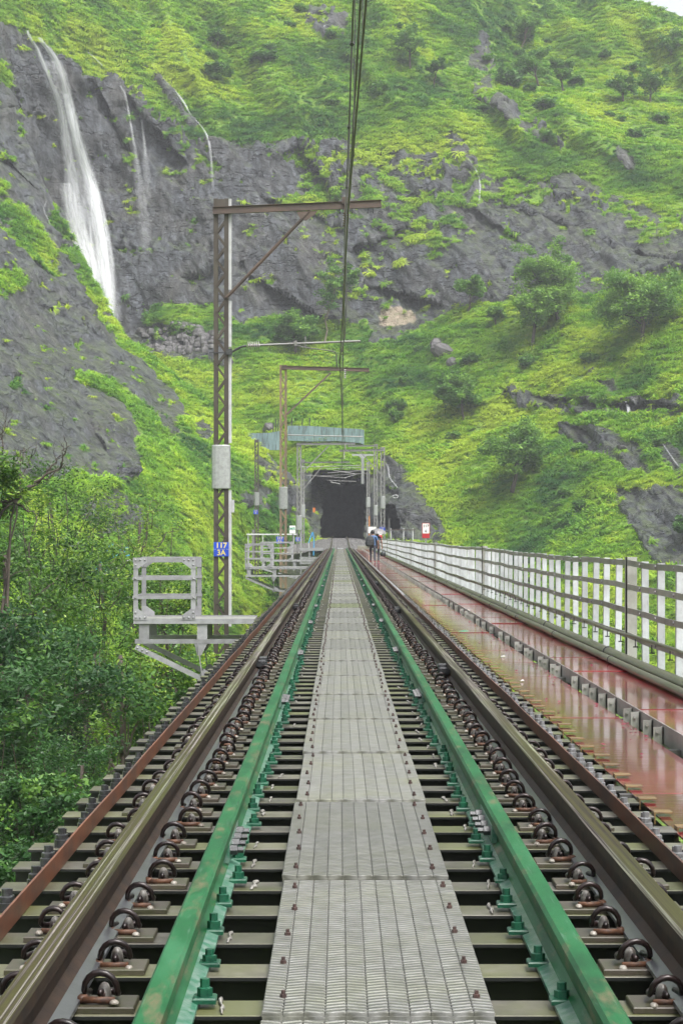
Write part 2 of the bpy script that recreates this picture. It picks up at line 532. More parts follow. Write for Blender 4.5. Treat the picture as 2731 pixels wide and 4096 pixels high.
GM = paint(PX, PY, 1.0, [
    (0.13, [(-300,20),(0,52),(50,66),(85,95),(130,118),(190,165),(245,185),(300,225),(360,262),(420,300),(450,330),(500,318),(560,322),(620,318),(690,318),(750,330),(800,322),(860,330),(920,345),(990,352),(1050,395),(1110,390),(1180,402),(1240,420),(1290,400),(1350,415),(1420,455),(1480,470),(1568,490),(1750,520),(1750,640),(1568,618),(1500,640),(1420,660),(1350,670),(1260,690),(1100,700),(1050,712),(960,752),(900,770),(800,745),(720,735),(620,722),(560,735),(490,715),(370,712),(330,735),(420,760),(520,790),(540,850),(470,830),(400,830),(330,800),(250,800),(-300,800)]),
    (0.42, [(640,330),(760,335),(860,335),(990,355),(1060,400),(1080,470),(1060,560),(1010,600),(930,560),(860,480),(760,470),(680,420)]),
    (0.46, [(1060,395),(1240,420),(1400,450),(1568,490),(1568,560),(1480,545),(1330,480),(1200,470),(1090,470)]),
    (0.30, [(640,420),(760,470),(860,500),(930,600),(860,690),(760,700),(690,560)]),
    (0.35, [(360,240),(480,330),(520,420),(450,430),(380,340)]),
    (0.20, [(240,160),(330,205),(340,240),(250,195)]),
    (0.9, [(350,718),(480,722),(500,742),(380,752)]),
    (0.8, [(600,470),(700,450),(780,440),(780,475),(640,480)]),
    (0.15, [(340,140),(370,170),(430,250),(470,300),(440,300),(380,215),(335,160)]),
    (0.25, [(1030,300),(1085,345),(1100,390),(1060,390),(1020,340)]),
    (0.30, [(1390,320),(1450,350),(1470,400),(1420,380)]),
    (0.25, [(1090,60),(1130,90),(1140,170),(1100,150)]),
    (0.3, [(690,10),(800,20),(800,90),(740,100),(700,60)]),
    (0.35, [(1060,100),(1110,120),(1150,230),(1230,280),(1300,300),(1290,360),(1200,300),(1090,230)]),
    # lower right slabs
    (0.05, [(880,1050),(905,1052),(935,1075),(950,1110),(985,1170),(1035,1228),(1030,1245),(700,1245),(690,1180),(680,1110),(700,1085),(740,1088),(790,1080),(840,1085),(870,1080)]),
    (0.08, [(1150,905),(1250,902),(1400,925),(1568,905),(1568,945),(1400,952),(1180,930)]),
    (0.08, [(1290,960),(1380,985),(1470,1020),(1500,1090),(1440,1090),(1330,1030),(1270,985)]),
    (0.05, [(1490,985),(1568,1040),(1568,1110),(1510,1050)]),
    (0.05, [(1400,1130),(1568,1110),(1750,1100),(1750,1400),(1500,1290),(1440,1200)]),
    (0.35, [(1320,840),(1360,845),(1430,880),(1400,900)]),
    (0.15, [(870,690),(960,690),(960,770),(870,770)]),
    (0.3, [(860,765),(930,775),(900,820),(840,800)]),
], 2)
gn = 0.50*fbm(PX/80, PY/55, None, 4, 77) + 0.34*fbm(PX/24, PY/20, None, 3, 78)
gn2 = np.where((GM > 0.72), 0.6*gn, gn)
GRASS = sstep(0.42, 0.58, GM + gn2 + 0.05)
P = np.stack([CX + (PX-VX)/FPX*DD, DD, ZC + (VY-PY)/FPX*DD], -1)
N = normals(P)
rel = rock_relief(P, PX, PY, GRASS)
P = P + N * rel[..., None]
# normals again, now with the relief added
N2 = normals(P)
# tunnel mouth and the small side cave are cut out of the sheet
wob = 12*fbm(PX/46, PY/46, None, 4, 9)
mouth = in_poly(PX+wob, PY+wob, [(1284,2400),(1286,2160),(1288,2060),(1294,1995),(1308,1948),(1336,1932),(1436,1932),(1452,1940),(1456,2060),(1456,2160),(1458,2400)])
cave = in_poly(PX+wob, PY+wob, [(1546,2128),(1552,2090),(1564,2058),(1584,2040),(1604,2060),(1614,2094),(1610,2128)])
# behind the ridge
back = P[:1].copy(); back = np.concatenate([back + np.array([0, 60, -45.0]), back + np.array([0, 22, -9.0])], 0)
PP = np.concatenate([back, P], 0)
GG = np.concatenate([GRASS[:1], GRASS[:1], GRASS], 0)
F = grid_faces(NV+2, NU)
hole = np.concatenate([np.zeros((2, NU), bool), mouth | cave], 0).ravel()
F = F[~hole[F].any(1)]
me = np_mesh('hillside', PP.reshape(-1, 3), F, M_HILL)
fattr(me, 'grass', GG.ravel())
SC = paint(PX, PY, 0.0, [(1.0, [(872,708),(900,698),(945,705),(958,728),(950,748),(905,750),(866,742)])], 1)
SC = sstep(0.45, 0.6, SC + 0.35*fbm(PX/30, PY/22, None, 3, 91))
fattr(me, 'scar', np.concatenate([SC[:1], SC[:1], SC], 0).ravel())
hill = link('hillside', me)
tag(hill, kind='structure')
HILL = dict(P=P, N=N2, G=GRASS, PX=PX, PY=PY, hole=(mouth | cave))

# ---- rock spur at left, in front of the waterfall cliff
NU2, NV2 = 300, 380
py2 = np.linspace(-250, 2950, NV2)
edge = np.interp(py2/D2F, [-150, 60, 130, 200, 280, 350, 420, 480, 540, 600, 650, 735, 790, 850, 910, 960, 1000, 1060, 1100, 1150, 1200, 1260, 1700],
                 [-60, -14, 8, 24, 44, 68, 98, 128, 158, 188, 214, 258, 300, 372, 432, 500, 560, 630, 668, 688, 694, 694, 690]) * D2F
edge = edge + 10*fbm(py2/60, py2*0, None, 3, 51) + 5*fbm(py2/18, py2*0, None, 3, 52)
EXT = 26
q = np.linspace(0, 1, NU2 - EXT)**0.85
PX2 = -750 + (edge[:, None] + 750) * q[None, :]
PY2 = np.repeat(py2[:, None], NU2 - EXT, 1)
# distance along the silhouette edge and at the left border of the picture
de = np.interp(py2, [-250, 300, 900, 1300, 1700, 1950, 2150, 2950], [290, 280, 262, 248, 238, 234, 232, 215])
dl = np.interp(py2, [-250, 300, 900, 1300, 1700, 1950, 2150, 2950], [262, 240, 205, 180, 158, 146, 136, 95])
w = np.clip((PX2 + 750) / (edge[:, None] + 750), 0, 1)
D_2 = dl[:, None]*0.86 + (de - dl*0.86)[:, None] * w**1.35
D_2 = blur2(D_2, 4, 2)
D_2 += ledges(PX2, PY2, [(178,925,300,1110,2.2,22), (430,930,520,1010,1.0,14), (20,560,130,640,1.0,22), (90,690,230,790,0.9,25), (-20,330,90,440,1.2,30)])
ex = np.linspace(1, EXT, EXT)
PX2 = np.concatenate([PX2, edge[:, None] - 0.45*ex[None, :]], 1)
PY2 = np.concatenate([PY2, np.repeat(py2[:, None], EXT, 1)], 1)
D_2 = np.concatenate([D_2, D_2[:, -1:] + 1.5*ex[None, :]], 1)
G2 = paint(PX2, PY2, 0.21, [
    (1.0, [(-400,1100),(150,1100),(300,1110),(330,1060),(310,990),(300,950),(250,900),(165,885),(170,865),(230,858),(260,880),(330,930),(370,985),(400,1010),(430,960),(400,910),(350,860),(300,815),(262,752),(255,735),(340,790),(420,860),(500,950),(600,1050),(700,1130),(700,1700),(-400,1700)]),
    (0.12, [(175,915),(215,930),(260,1000),(300,1095),(270,1100),(230,1040),(200,980)]),
    (0.30, [(180,1150),(240,1130),(330,1160),(330,1220),(250,1240),(180,1200)]),
    (0.33, [(570,1045),(640,1080),(694,1110),(700,1200),(670,1190),(620,1175),(545,1170),(550,1130),(600,1100)]),
    (0.35, [(430,930),(480,985),(500,1010),(450,1010)]),
    (0.8, [(150,560),(165,545),(215,650),(264,750),(300,815),(270,800),(225,720),(185,660)]),
    (0.75, [(0,425),(60,480),(120,560),(135,640),(70,600),(0,545)]),
    (0.7, [(60,235),(85,300),(125,400),(150,480),(120,470),(85,380),(55,300)]),
    (0.62, [(0,420),(40,470),(110,540),(125,590),(60,560),(0,510)]),
    (0.62, [(110,480),(155,525),(200,620),(220,690),(180,650),(130,560)]),
    (0.62, [(-60,600),(40,610),(60,670),(0,680),(-60,660)]),
    (0.55, [(85,360),(130,390),(160,480),(120,460)]),
    (0.7, [(-40,130),(25,150),(20,215),(-40,190)]),
    (0.45, [(30,230),(70,300),(90,380),(60,360),(30,290)]),
    (0.5, [(210,680),(262,745),(300,830),(250,780)]),
], 2)
gna = 0.46*fbm(PX2/70, PY2/55, None, 4, 87) + 0.36*fbm(PX2/22, PY2/20, None, 3, 88)
G2 = sstep(0.42, 0.62, G2 + np.where(G2 > 0.75, 0.55*gna, gna))
Q = np.stack([CX + (PX2-VX)/FPX*D_2, D_2, ZC + (VY-PY2)/FPX*D_2], -1)
NQ = normals(Q)
rel2 = rock_relief(Q*1.25, PX2, PY2, G2)*0.7
fade = np.ones(NU2); fade[-EXT:] = 0.4
Q = Q + NQ*(rel2*fade[None, :])[..., None]
NQ = normals(Q)
me = np_mesh('rock_spur', Q.reshape(-1, 3), grid_faces(NV2, NU2), M_HILL)
fattr(me, 'grass', G2.ravel())
spur = link('rock_spur', me)
tag(spur, kind='structure')
SPUR = dict(P=Q, N=NQ, G=G2, PX=PX2, PY=PY2, hole=np.zeros_like(G2, bool))

# ---- valley floor under the bridge
gx, gy = np.linspace(-420, 420, 120), np.linspace(-120, 300, 110)
X, Y = np.meshgrid(gx, gy)
Zg = -24 + 12*sstep(120, 235, Y) + 9*sstep(12, 90, np.abs(X)) + 2.2*fbm(X/30, Y/30, None, 4, 61) + 5*sstep(-3, -30, X)
Zg = np.where((Y > 178) & (np.abs(X) < 9), -1.6, Zg)
me = np_mesh('valley_ground', np.stack([X, Y, Zg], -1).reshape(-1, 3), grid_faces(110, 120), M_HILL)
fattr(me, 'grass', np.full(X.size, 1.0))
tag(link('valley_ground', me), kind='structure')

# ---- bores behind the openings
def bore(name, px0, px1, pyt, pyb, d0, length, wd=14):
    m = MB()
    rings = 9
    n = 20
    for i in range(rings):
        y = d0 + length*i/(rings-1)
        for k in range(n):
            a = math.pi*k/(n-1)
            cxp = 0.5*(px0+px1); hw = 0.5*(px1-px0)
            s0 = d0
            sx = math.copysign(min(1.0, abs(math.cos(a))*1.35), math.cos(a))
            sz = min(1.0, math.sin(a)*1.5)
            x = CX + (cxp + hw*sx - VX)/FPX*s0
            z0 = ZC + (VY-pyb)/FPX*s0 - 0.6
            z1 = ZC + (VY-pyt)/FPX*s0
            j = 0.25*math.sin(7.1*i + 3.7*k) * (0.2 if i == 0 else 1)
            m.v.append((x + j*0.6, y, z0 + (z1-z0)*sz + j*0.5))
    for i in range(rings-1):
        for k in range(n-1):
            b = i*n + k
            m.f.append((b, b+1, b+n+1, b+n)); m.m.append(0)
    m.f.append(tuple(range((rings-1)*n, rings*n))); m.m.append(0)
    return m.build(name, M_ROCKDARK, None, smooth=False)
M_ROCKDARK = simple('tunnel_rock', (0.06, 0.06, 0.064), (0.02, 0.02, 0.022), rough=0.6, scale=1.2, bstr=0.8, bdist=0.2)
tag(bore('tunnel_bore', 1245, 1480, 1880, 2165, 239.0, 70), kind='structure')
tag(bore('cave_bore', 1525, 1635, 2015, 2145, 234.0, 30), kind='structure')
# ------------------------------------------------------------------ grass on the hill (instanced tufts)
def mat_leaf(name, stops, rough=0.55, trans=0.45, inst=True, var_scale=0.06):
    """leaf shader: colour by tuft tint and by position, a little light passing through"""
    m, n, l, b = new_mat(name)
    if inst:
        at = n.new('ShaderNodeAttribute'); at.attribute_type = 'INSTANCER'; at.attribute_name = 'tint'
    else:
        at = n.new('ShaderNodeAttribute'); at.attribute_name = 'tint'
    r = ramp(n, l, at.outputs['Fac'], stops)
    l.new(r.outputs[0], b.inputs['Base Color'])
    b.inputs['Roughness'].default_value = rough
    b.inputs['Specular IOR Level'].default_value = 0.3
    tr = n.new('ShaderNodeBsdfTranslucent')
    l.new(r.outputs[0], tr.inputs['Color'])
    mx = n.new('ShaderNodeMixShader'); mx.inputs[0].default_value = trans
    l.new(b.outputs[0], mx.inputs[1]); l.new(tr.outputs[0], mx.inputs[2])
    l.new(mx.outputs[0], n['Material Output'].inputs['Surface'])
    return m

M_GRASS = mat_leaf('grass_blades', [(0.0, (0.040, 0.135, 0.030)), (0.3, (0.112, 0.275, 0.024)), (0.6, (0.235, 0.43, 0.022)), (1.0, (0.42, 0.55, 0.040))])

def tuft(rng, n=16, h=1.0, spread=0.75, wd=0.055, droop=0.7):
    V, Fq = [], []
    for i in range(n):
        a = rng.gauss(0, 0.95) if rng.random() < 0.8 else rng.uniform(0, 2*math.pi)
        ln = h*rng.uniform(0.65, 1.1); out = spread*rng.uniform(0.25, 1.0)
        dx, dy = math.cos(a), math.sin(a)
        px, py = -dy, dx
        bx, by = rng.uniform(-0.22, 0.22), rng.uniform(-0.22, 0.22)
        k = len(V)
        for s, wf in ((0, 0.7), (0.45, 1.0), (0.8, 0.75), (1.0, 0.1)):
            r = out*s**1.4
            z = ln*(s - droop*0.75*s**2.6)
            for sg in (-1, 1):
                V.append((bx + dx*r + sg*px*wd*wf, by + dy*r + sg*py*wd*wf, z))
        for s in range(3):
            Fq.append((k+2*s, k+2*s+1, k+2*s+3, k+2*s+2))
    return V, Fq

def herb(rng, n=26, rad=0.6, leaf=0.16):
    V, Fq = [], []
    for i in range(n):
        th = rng.uniform(0, 2*math.pi); ph = math.acos(rng.uniform(0.0, 1.0))
        rr = rad*rng.uniform(0.6, 1.0)
        c = Vector((rr*math.sin(ph)*math.cos(th), rr*math.sin(ph)*math.sin(th), rr*math.cos(ph)*0.9 + 0.1))
        u = Vector((rng.uniform(-1, 1), rng.uniform(-1, 1), rng.uniform(-0.7, 0.3))).normalized()
        w = u.cross(Vector((rng.uniform(-1, 1), rng.uniform(-1, 1), 1))).normalized()
        s = leaf*rng.uniform(0.7, 1.3)
        k = len(V)
        V += [tuple(c - u*s), tuple(c + w*s*0.55), tuple(c + u*s), tuple(c - w*s*0.55)]
        Fq.append((k, k+1, k+2, k+3))
    return V, Fq

def scatter_object(name, variants, pts, rot, scl, tint, var, mat):
    """mesh = the tuft variants + loose points; its node tree puts a variant on every point"""
    V, Fq, vid = [], [], []
    for i, (v, f) in enumerate(variants):
        b = len(V)
        V += v; Fq += [tuple(q+b for q in x) for x in f]; vid += [i+1]*len(v)
    nb = len(V)
    allv = np.concatenate([np.array(V, np.float32), pts.astype(np.float32)], 0)
    me = np_mesh(name, allv, np.array(Fq), mat, smooth=True)
    npnt = len(pts)
    z = np.zeros(nb)
    fattr(me, 'vid', np.concatenate([np.array(vid, float), np.zeros(npnt)]))
    fattr(me, 'pick', np.concatenate([z, var]))
    fattr(me, 'scl', np.concatenate([np.zeros((nb, 3)), scl]), typ='FLOAT_VECTOR')
    fattr(me, 'rot', np.concatenate([np.zeros((nb, 3)), rot]), typ='FLOAT_VECTOR')
    fattr(me, 'tint', np.concatenate([z, tint]))
    o = link(name, me)
    g = bpy.data.node_groups.new(name + '_scatter', 'GeometryNodeTree')
    g.interface.new_socket('Geometry', in_out='INPUT', socket_type='NodeSocketGeometry')
    g.interface.new_socket('Geometry', in_out='OUTPUT', socket_type='NodeSocketGeometry')
    n, l = g.nodes, g.links
    gi, go = n.new('NodeGroupInput'), n.new('NodeGroupOutput')
    def named(nm, typ='FLOAT'):
        a = n.new('GeometryNodeInputNamedAttribute'); a.data_type = typ
        a.inputs['Name'].default_value = nm
        return a.outputs['Attribute']
    def cmp_eq(sock, val):
        c = n.new('FunctionNodeCompare'); c.data_type = 'FLOAT'; c.operation = 'EQUAL'
        l.new(sock, c.inputs[0]); c.inputs[1].default_value = val; c.inputs[12].default_value = 0.1
        return c.outputs[0]
    out = n.new('GeometryNodeJoinGeometry')
    e2r = n.new('FunctionNodeEulerToRotation'); l.new(named('rot', 'FLOAT_VECTOR'), e2r.inputs[0])
    for i in range(len(variants)):
        sp = n.new('GeometryNodeSeparateGeometry'); sp.domain = 'POINT'
        l.new(gi.outputs[0], sp.inputs[0]); l.new(cmp_eq(named('vid'), i+1), sp.inputs['Selection'])
        s0 = n.new('GeometryNodeSeparateGeometry'); s0.domain = 'POINT'
        l.new(gi.outputs[0], s0.inputs[0]); l.new(cmp_eq(named('vid'), 0), s0.inputs['Selection'])
        ip = n.new('GeometryNodeInstanceOnPoints')
        l.new(s0.outputs[0], ip.inputs['Points']); l.new(sp.outputs[0], ip.inputs['Instance'])
        l.new(cmp_eq(named('pick'), i), ip.inputs['Selection'])
        l.new(e2r.outputs[0], ip.inputs['Rotation'])
        l.new(named('scl', 'FLOAT_VECTOR'), ip.inputs['Scale'])
        l.new(ip.outputs[0], out.inputs[0])
    l.new(out.outputs[0], go.inputs[0])
    md = o.modifiers.new('scatter', 'NODES'); md.node_group = g
    return o

def sample_sheet(S, count, rng, wfun, view_bias=0.5):
    P_, N_, G_ = S['P'], S['N'], S['G']
    a = P_[1:, 1:] - P_[:-1, :-1]; b = P_[1:, :-1] - P_[:-1, 1:]
    area = 0.5*np.linalg.norm(np.cross(a, b), axis=-1)
    Gc = 0.25*(G_[1:, 1:] + G_[:-1, :-1] + G_[1:, :-1] + G_[:-1, 1:])
    cx, cyy = S['PX'][:-1, :-1], S['PY'][:-1, :-1]
    wt = np.sqrt(np.minimum(area, 4.0)) * wfun(Gc, cx, cyy) * (~S['hole'][:-1, :-1])
    wt = wt * ((cx > -260) & (cx < 3000) & (cyy > -200) & (cyy < 2800))
    wt = wt.ravel() / wt.sum()
    idx = rng.choice(wt.size, count, p=wt)
    i, j = np.unravel_index(idx, area.shape)
    u, v = rng.random(count)[:, None], rng.random(count)[:, None]
    p = P_[i, j]*(1-u)*(1-v) + P_[i+1, j]*u*(1-v) + P_[i, j+1]*(1-u)*v + P_[i+1, j+1]*u*v
    return p, N_[i, j], cx[i, j], cyy[i, j], G_[i, j]

rng = np.random.default_rng(5)
prng = random.Random(3)
TUFTS = [tuft(prng, 20, 1.0, 1.0, 0.042, 0.95), tuft(prng, 18, 1.15, 0.8, 0.042, 0.7), tuft(prng, 22, 0.8, 1.2, 0.045, 1.15), herb(prng, 30, 0.65, 0.15)]

def hill_grass(name, S, count, size):
    p, nn, cx, cyy, gg = sample_sheet(S, count, rng, lambda G, x, y: np.clip(G, 0, 1)**1.5)
    # colour drifts over the slope in patches a few metres wide
    t1 = fbm(p[:, 0]/16, p[:, 1]/16, p[:, 2]/16, 3, 101)
    t2 = fbm(p[:, 0]/5, p[:, 1]/5, p[:, 2]/5, 2, 102)
    tint = np.clip(0.58 + 0.66*t1 + 0.42*t2 + rng.normal(0, 0.10, count), 0, 1)
    var = rng.integers(0, 3, count).astype(float)
    hb = (fbm(p[:, 0]/9, p[:, 1]/9, p[:, 2]/9, 3, 103) > 0.40) & (rng.random(count) < 0.7)
    var[hb] = 3
    tint[hb] = np.clip(tint[hb]*0.6, 0, 1)
    # lean out of the slope
    ax = 0.75*nn + np.array([0, 0, 0.8]); ax /= np.linalg.norm(ax, axis=1, keepdims=True)
    tilt = np.arccos(np.clip(ax[:, 2], -1, 1)); az = np.arctan2(ax[:, 1], ax[:, 0])
    rot = np.zeros((count, 3))
    spin = rng.normal(0.35, 0.45, count)
    # Rz(az) Ry(tilt) Rz(spin) as an XYZ euler
    ca, sa, ct_, st, cs, ss = np.cos(az), np.sin(az), np.cos(tilt), np.sin(tilt), np.cos(spin), np.sin(spin)
    m00 = ca*ct_*cs - sa*ss; m10 = sa*ct_*cs + ca*ss; m20 = -st*cs; m21 = st*ss; m22 = ct_
    rot[:, 0] = np.arctan2(m21, m22); rot[:, 1] = np.arcsin(np.clip(-m20, -1, 1)); rot[:, 2] = np.arctan2(m10, m00)
    s = size*rng.uniform(0.6, 1.25, count)*(0.75 + 0.5*np.clip(gg, 0, 1)*0.6)
    s *= np.clip(1.0 + 0.5*fbm(p[:, 0]/7, p[:, 1]/7, p[:, 2]/7, 2, 104), 0.6, 1.5)
    scl = np.stack([s, s, s*rng.uniform(0.75, 1.1, count)], 1)
    o = scatter_object(name, TUFTS, p - nn*0.08, rot, scl, tint, var, M_GRASS)
    return tag(o, kind='stuff')
hill_grass('hillside_grass', HILL, 70000, 1.05)
hill_grass('spur_grass', SPUR, 30000, 0.9)
# ------------------------------------------------------------------ bridge deck: materials
def mat_sleeper():
    m, n, l, b = new_mat('weathered_sleeper_steel')
    t = noise_node(n, l, 5.0, 6, 0.7)
    t2 = noise_node(n, l, 1.6, 4, 0.6)
    oi = n.new('ShaderNodeObjectInfo')
    c1 = ramp(n, l, t.outputs['Fac'], [(0.35, (0.050, 0.044, 0.034)), (0.55, (0.105, 0.097, 0.077)), (0.72, (0.165, 0.158, 0.136))])
    moss = ramp(n, l, t2.outputs['Fac'], [(0.42, 0.0), (0.62, 0.9)])
    c2 = mix(n, l, moss.outputs[0], c1.outputs[0], (0.080, 0.088, 0.024))
    rnd = ramp(n, l, oi.outputs['Random'], [(0.0, 0.65), (1.0, 1.15)])
    c3 = mix(n, l, 1.0, c2, rnd.outputs[0], 'MULTIPLY')
    # faces not turned up get near black, painting the shade between sleepers
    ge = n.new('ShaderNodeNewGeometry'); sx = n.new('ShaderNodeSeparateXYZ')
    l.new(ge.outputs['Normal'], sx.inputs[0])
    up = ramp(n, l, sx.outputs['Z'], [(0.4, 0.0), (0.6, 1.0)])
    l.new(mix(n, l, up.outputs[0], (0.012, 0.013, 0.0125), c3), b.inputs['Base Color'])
    b.inputs['Roughness'].default_value = 0.42
    bump(n, l, b, t.outputs['Fac'], 0.25, 0.004)
    return m

def mat_rail_top():
    m, n, l, b = new_mat('worn_rail_head')
    t = noise_node(n, l, 30.0, 5, 0.6, vec_scale=(1.6, 0.004, 1.0))
    t2 = noise_node(n, l, 0.5, 4, 0.6)
    c = ramp(n, l, t.outputs['Fac'], [(0.36, (0.020, 0.014, 0.010)), (0.45, (0.052, 0.050, 0.013)), (0.52, (0.030, 0.023, 0.016)), (0.575, (0.24, 0.23, 0.22)), (0.61, (0.024, 0.018, 0.013))])
    k = ramp(n, l, t2.outputs['Fac'], [(0.42, (0.9, 0.85, 0.8)), (0.6, (0.95, 1.05, 0.75))])
    l.new(mix(n, l, 1.0, c.outputs[0], k.outputs[0], 'MULTIPLY'), b.inputs['Base Color'])
    b.inputs['Metallic'].default_value = 0.0
    b.inputs['Specular IOR Level'].default_value = 0.12
    b.inputs['Roughness'].default_value = 0.5
    return m

def mat_tread():
    """grey moulded tread: rows of small slanted ribs that change direction from strip to strip"""
    m, n, l, b = new_mat('grey_tread_plate')
    tc = n.new('ShaderNodeTexCoord'); sx = n.new('ShaderNodeSeparateXYZ')
    l.new(tc.outputs['Object'], sx.inputs[0])
    def math_(op, a, b_=None, c_=None):
        k = n.new('ShaderNodeMath'); k.operation = op
        for i, v in enumerate((a, b_, c_)):
            if v is None: continue
            if isinstance(v, bpy.types.NodeSocket): l.new(v, k.inputs[i])
            else: k.inputs[i].default_value = v
        return k.outputs[0]
    xs = math_('MULTIPLY_ADD', sx.outputs['X'], 1/0.0553, 0.5)
    xi = math_('FLOOR', xs)
    xl = math_('SUBTRACT', math_('FRACT', xs), 0.5)
    par = math_('MULTIPLY_ADD', math_('MODULO', math_('ADD', xi, 40.0), 2.0), 2.0, -1.0)
    ph = math_('MULTIPLY_ADD', sx.outputs['Y'], 2*math.pi/0.034, math_('MULTIPLY', math_('MULTIPLY', xl, par), 4.2))
    rib = math_('SINE', ph)
    ribc = math_('MULTIPLY_ADD', rib, 0.5, 0.5)
    t = noise_node(n, l, 2.2, 5, 0.65)
    t2 = noise_node(n, l, 14, 5, 0.7)
    oi = n.new('ShaderNodeObjectInfo')
    base = ramp(n, l, t2.outputs['Fac'], [(0.30, (0.11, 0.112, 0.098)), (0.52, (0.185, 0.187, 0.175)), (0.70, (0.25, 0.252, 0.242))])
    dirt = mix(n, l, math_('MULTIPLY', ramp(n, l, t.outputs['Fac'], [(0.45, 0.0), (0.75, 1.0)]).outputs[0], ramp(n, l, oi.outputs['Random'], [(0.45, 0.25), (0.9, 0.9)]).outputs[0]), base.outputs[0], (0.20, 0.21, 0.09))
    hollow_tone = mix(n, l, ramp(n, l, ribc, [(0.1, 0.65), (0.65, 0.0)]).outputs[0], dirt, (0.065, 0.066, 0.045))  # darker tone in the hollows between the ribs
    tv = ramp(n, l, oi.outputs['Random'], [(0.0, (0.72, 0.72, 0.72)), (0.6, (1.0, 1.0, 1.0)), (0.82, (1.12, 1.12, 1.13)), (0.90, (0.66, 0.74, 0.42)), (1.0, (0.62, 0.70, 0.40))])
    l.new(mix(n, l, 1.0, hollow_tone, tv.outputs[0], 'MULTIPLY'), b.inputs['Base Color'])
    b.inputs['Roughness'].default_value = 0.45
    bump(n, l, b, rib, 0.9, 0.006)
    return m

def mat_walk():
    m, n, l, b = new_mat('wet_red_deck_paint')
    t = noise_node(n, l, 1.1, 6, 0.6, 'Object')
    t2 = noise_node(n, l, 18, 4, 0.6, 'Object')
    oi = n.new('ShaderNodeObjectInfo')
    c = ramp(n, l, t.outputs['Fac'], [(0.40, (0.205, 0.020, 0.026)), (0.58, (0.150, 0.022, 0.022)), (0.72, (0.105, 0.058, 0.028))])
    rnd = ramp(n, l, oi.outputs['Random'], [(0.0, (0.8, 0.8, 0.8)), (1.0, (1.2, 1.15, 1.1))])
    l.new(mix(n, l, 1.0, c.outputs[0], rnd.outputs[0], 'MULTIPLY'), b.inputs['Base Color'])
    rr = ramp(n, l, t.outputs['Fac'], [(0.35, 0.20), (0.6, 0.07)])
    l.new(rr.outputs[0], b.inputs['Roughness'])
    b.inputs['Coat Weight'].default_value = 0.6
    b.inputs['Coat Roughness'].default_value = 0.07
    ad = n.new('ShaderNodeMath'); ad.operation = 'MULTIPLY_ADD'
    l.new(t2.outputs['Fac'], ad.inputs[0]); ad.inputs[1].default_value = 0.12
    t3 = noise_node(n, l, 5, 3, 0.5, 'Object', (1, 2.5, 1)); l.new(t3.outputs['Fac'], ad.inputs[2])
    bump(n, l, b, ad.outputs[0], 0.30, 0.0055)
    return m

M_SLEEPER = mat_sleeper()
M_RAILTOP = mat_rail_top()
M_RAILSIDE = simple('brown_rail_web', (0.045, 0.028, 0.019), (0.023, 0.016, 0.013), rough=0.6, scale=9, spec=0.15)
M_RAILFOOT = simple('wet_rail_foot_sky_tone', (0.105, 0.109, 0.117), (0.066, 0.068, 0.072), rough=0.3, scale=6, metal=0.2, bstr=0.05)  # grey-blue base colour paints the sky's reflection onto the wet foot
def mat_green():
    m, n, l, b = new_mat('green_guard_rail_paint')
    t = noise_node(n, l, 14, 6, 0.7, vec_scale=(1, 0.25, 1))
    t2 = noise_node(n, l, 5.0, 6, 0.7, vec_scale=(1, 0.25, 1))
    c0 = ramp(n, l, t2.outputs['Fac'], [(0.33, (0.004, 0.042, 0.014)), (0.52, (0.008, 0.086, 0.026)), (0.75, (0.028, 0.130, 0.056))])
    t4 = noise_node(n, l, 60, 4, 0.7, vec_scale=(1, 0.06, 1))
    wear = ramp(n, l, t4.outputs['Fac'], [(0.60, 0.0), (0.72, 0.5)])
    class _C: pass
    c = _C(); c.outputs = [mix(n, l, wear.outputs[0], c0.outputs[0], (0.10, 0.17, 0.12))]
    rust = ramp(n, l, t.outputs['Fac'], [(0.52, 0.0), (0.68, 0.8)])
    l.new(mix(n, l, rust.outputs[0], c.outputs[0], (0.12, 0.10, 0.055)), b.inputs['Base Color'])
    b.inputs['Roughness'].default_value = 0.5
    b.inputs['Specular IOR Level'].default_value = 0.18
    bump(n, l, b, t.outputs['Fac'], 0.15, 0.003)
    return m
M_GREEN = mat_green()
M_GREENFOOT = simple('flaking_green_paint', (0.023, 0.117, 0.066), (0.133, 0.195, 0.164), rough=0.3, scale=22, lo=0.42, hi=0.62)
M_GREENDK = simple('green_bolt_paint', (0.008, 0.078, 0.039), (0.005, 0.039, 0.023), rough=0.35, scale=20)
M_RUST = simple('rusty_flat_bar', (0.125, 0.047, 0.022), (0.055, 0.031, 0.022), rough=0.5, scale=5, vec_scale=(1, 0.6, 1.5))
M_CLIP = simple('dark_clip_steel', (0.022, 0.013, 0.012), (0.011, 0.009, 0.009), rough=0.3, scale=25, metal=0.3, bstr=0.05)
M_SOCKET = simple('grey_clip_casting', (0.156, 0.148, 0.133), (0.055, 0.043, 0.035), rough=0.4, scale=40)
M_CHAIR = simple('mossy_base_plate', (0.058, 0.048, 0.035), (0.043, 0.045, 0.020), rough=0.45, scale=14)
M_CAP = simple('white_plastic_cap', (0.265, 0.250, 0.218), (0.133, 0.109, 0.086), rough=0.4, scale=30)
M_RUSTCLIP = simple('rusty_liner', (0.101, 0.043, 0.020), (0.039, 0.020, 0.014), rough=0.6, scale=40)
M_BOLTDK = simple('black_hook_bolt', (0.028, 0.029, 0.031), (0.06, 0.062, 0.064), rough=0.35, scale=30, metal=0.4)
M_BOLTGY = simple('galvanised_bolt', (0.234, 0.242, 0.250), (0.133, 0.133, 0.133), rough=0.4, scale=30, metal=0.4)
M_BOLTRUST = simple('rusty_bolt', (0.055, 0.03, 0.025), (0.03, 0.018, 0.016), rough=0.6, scale=30)
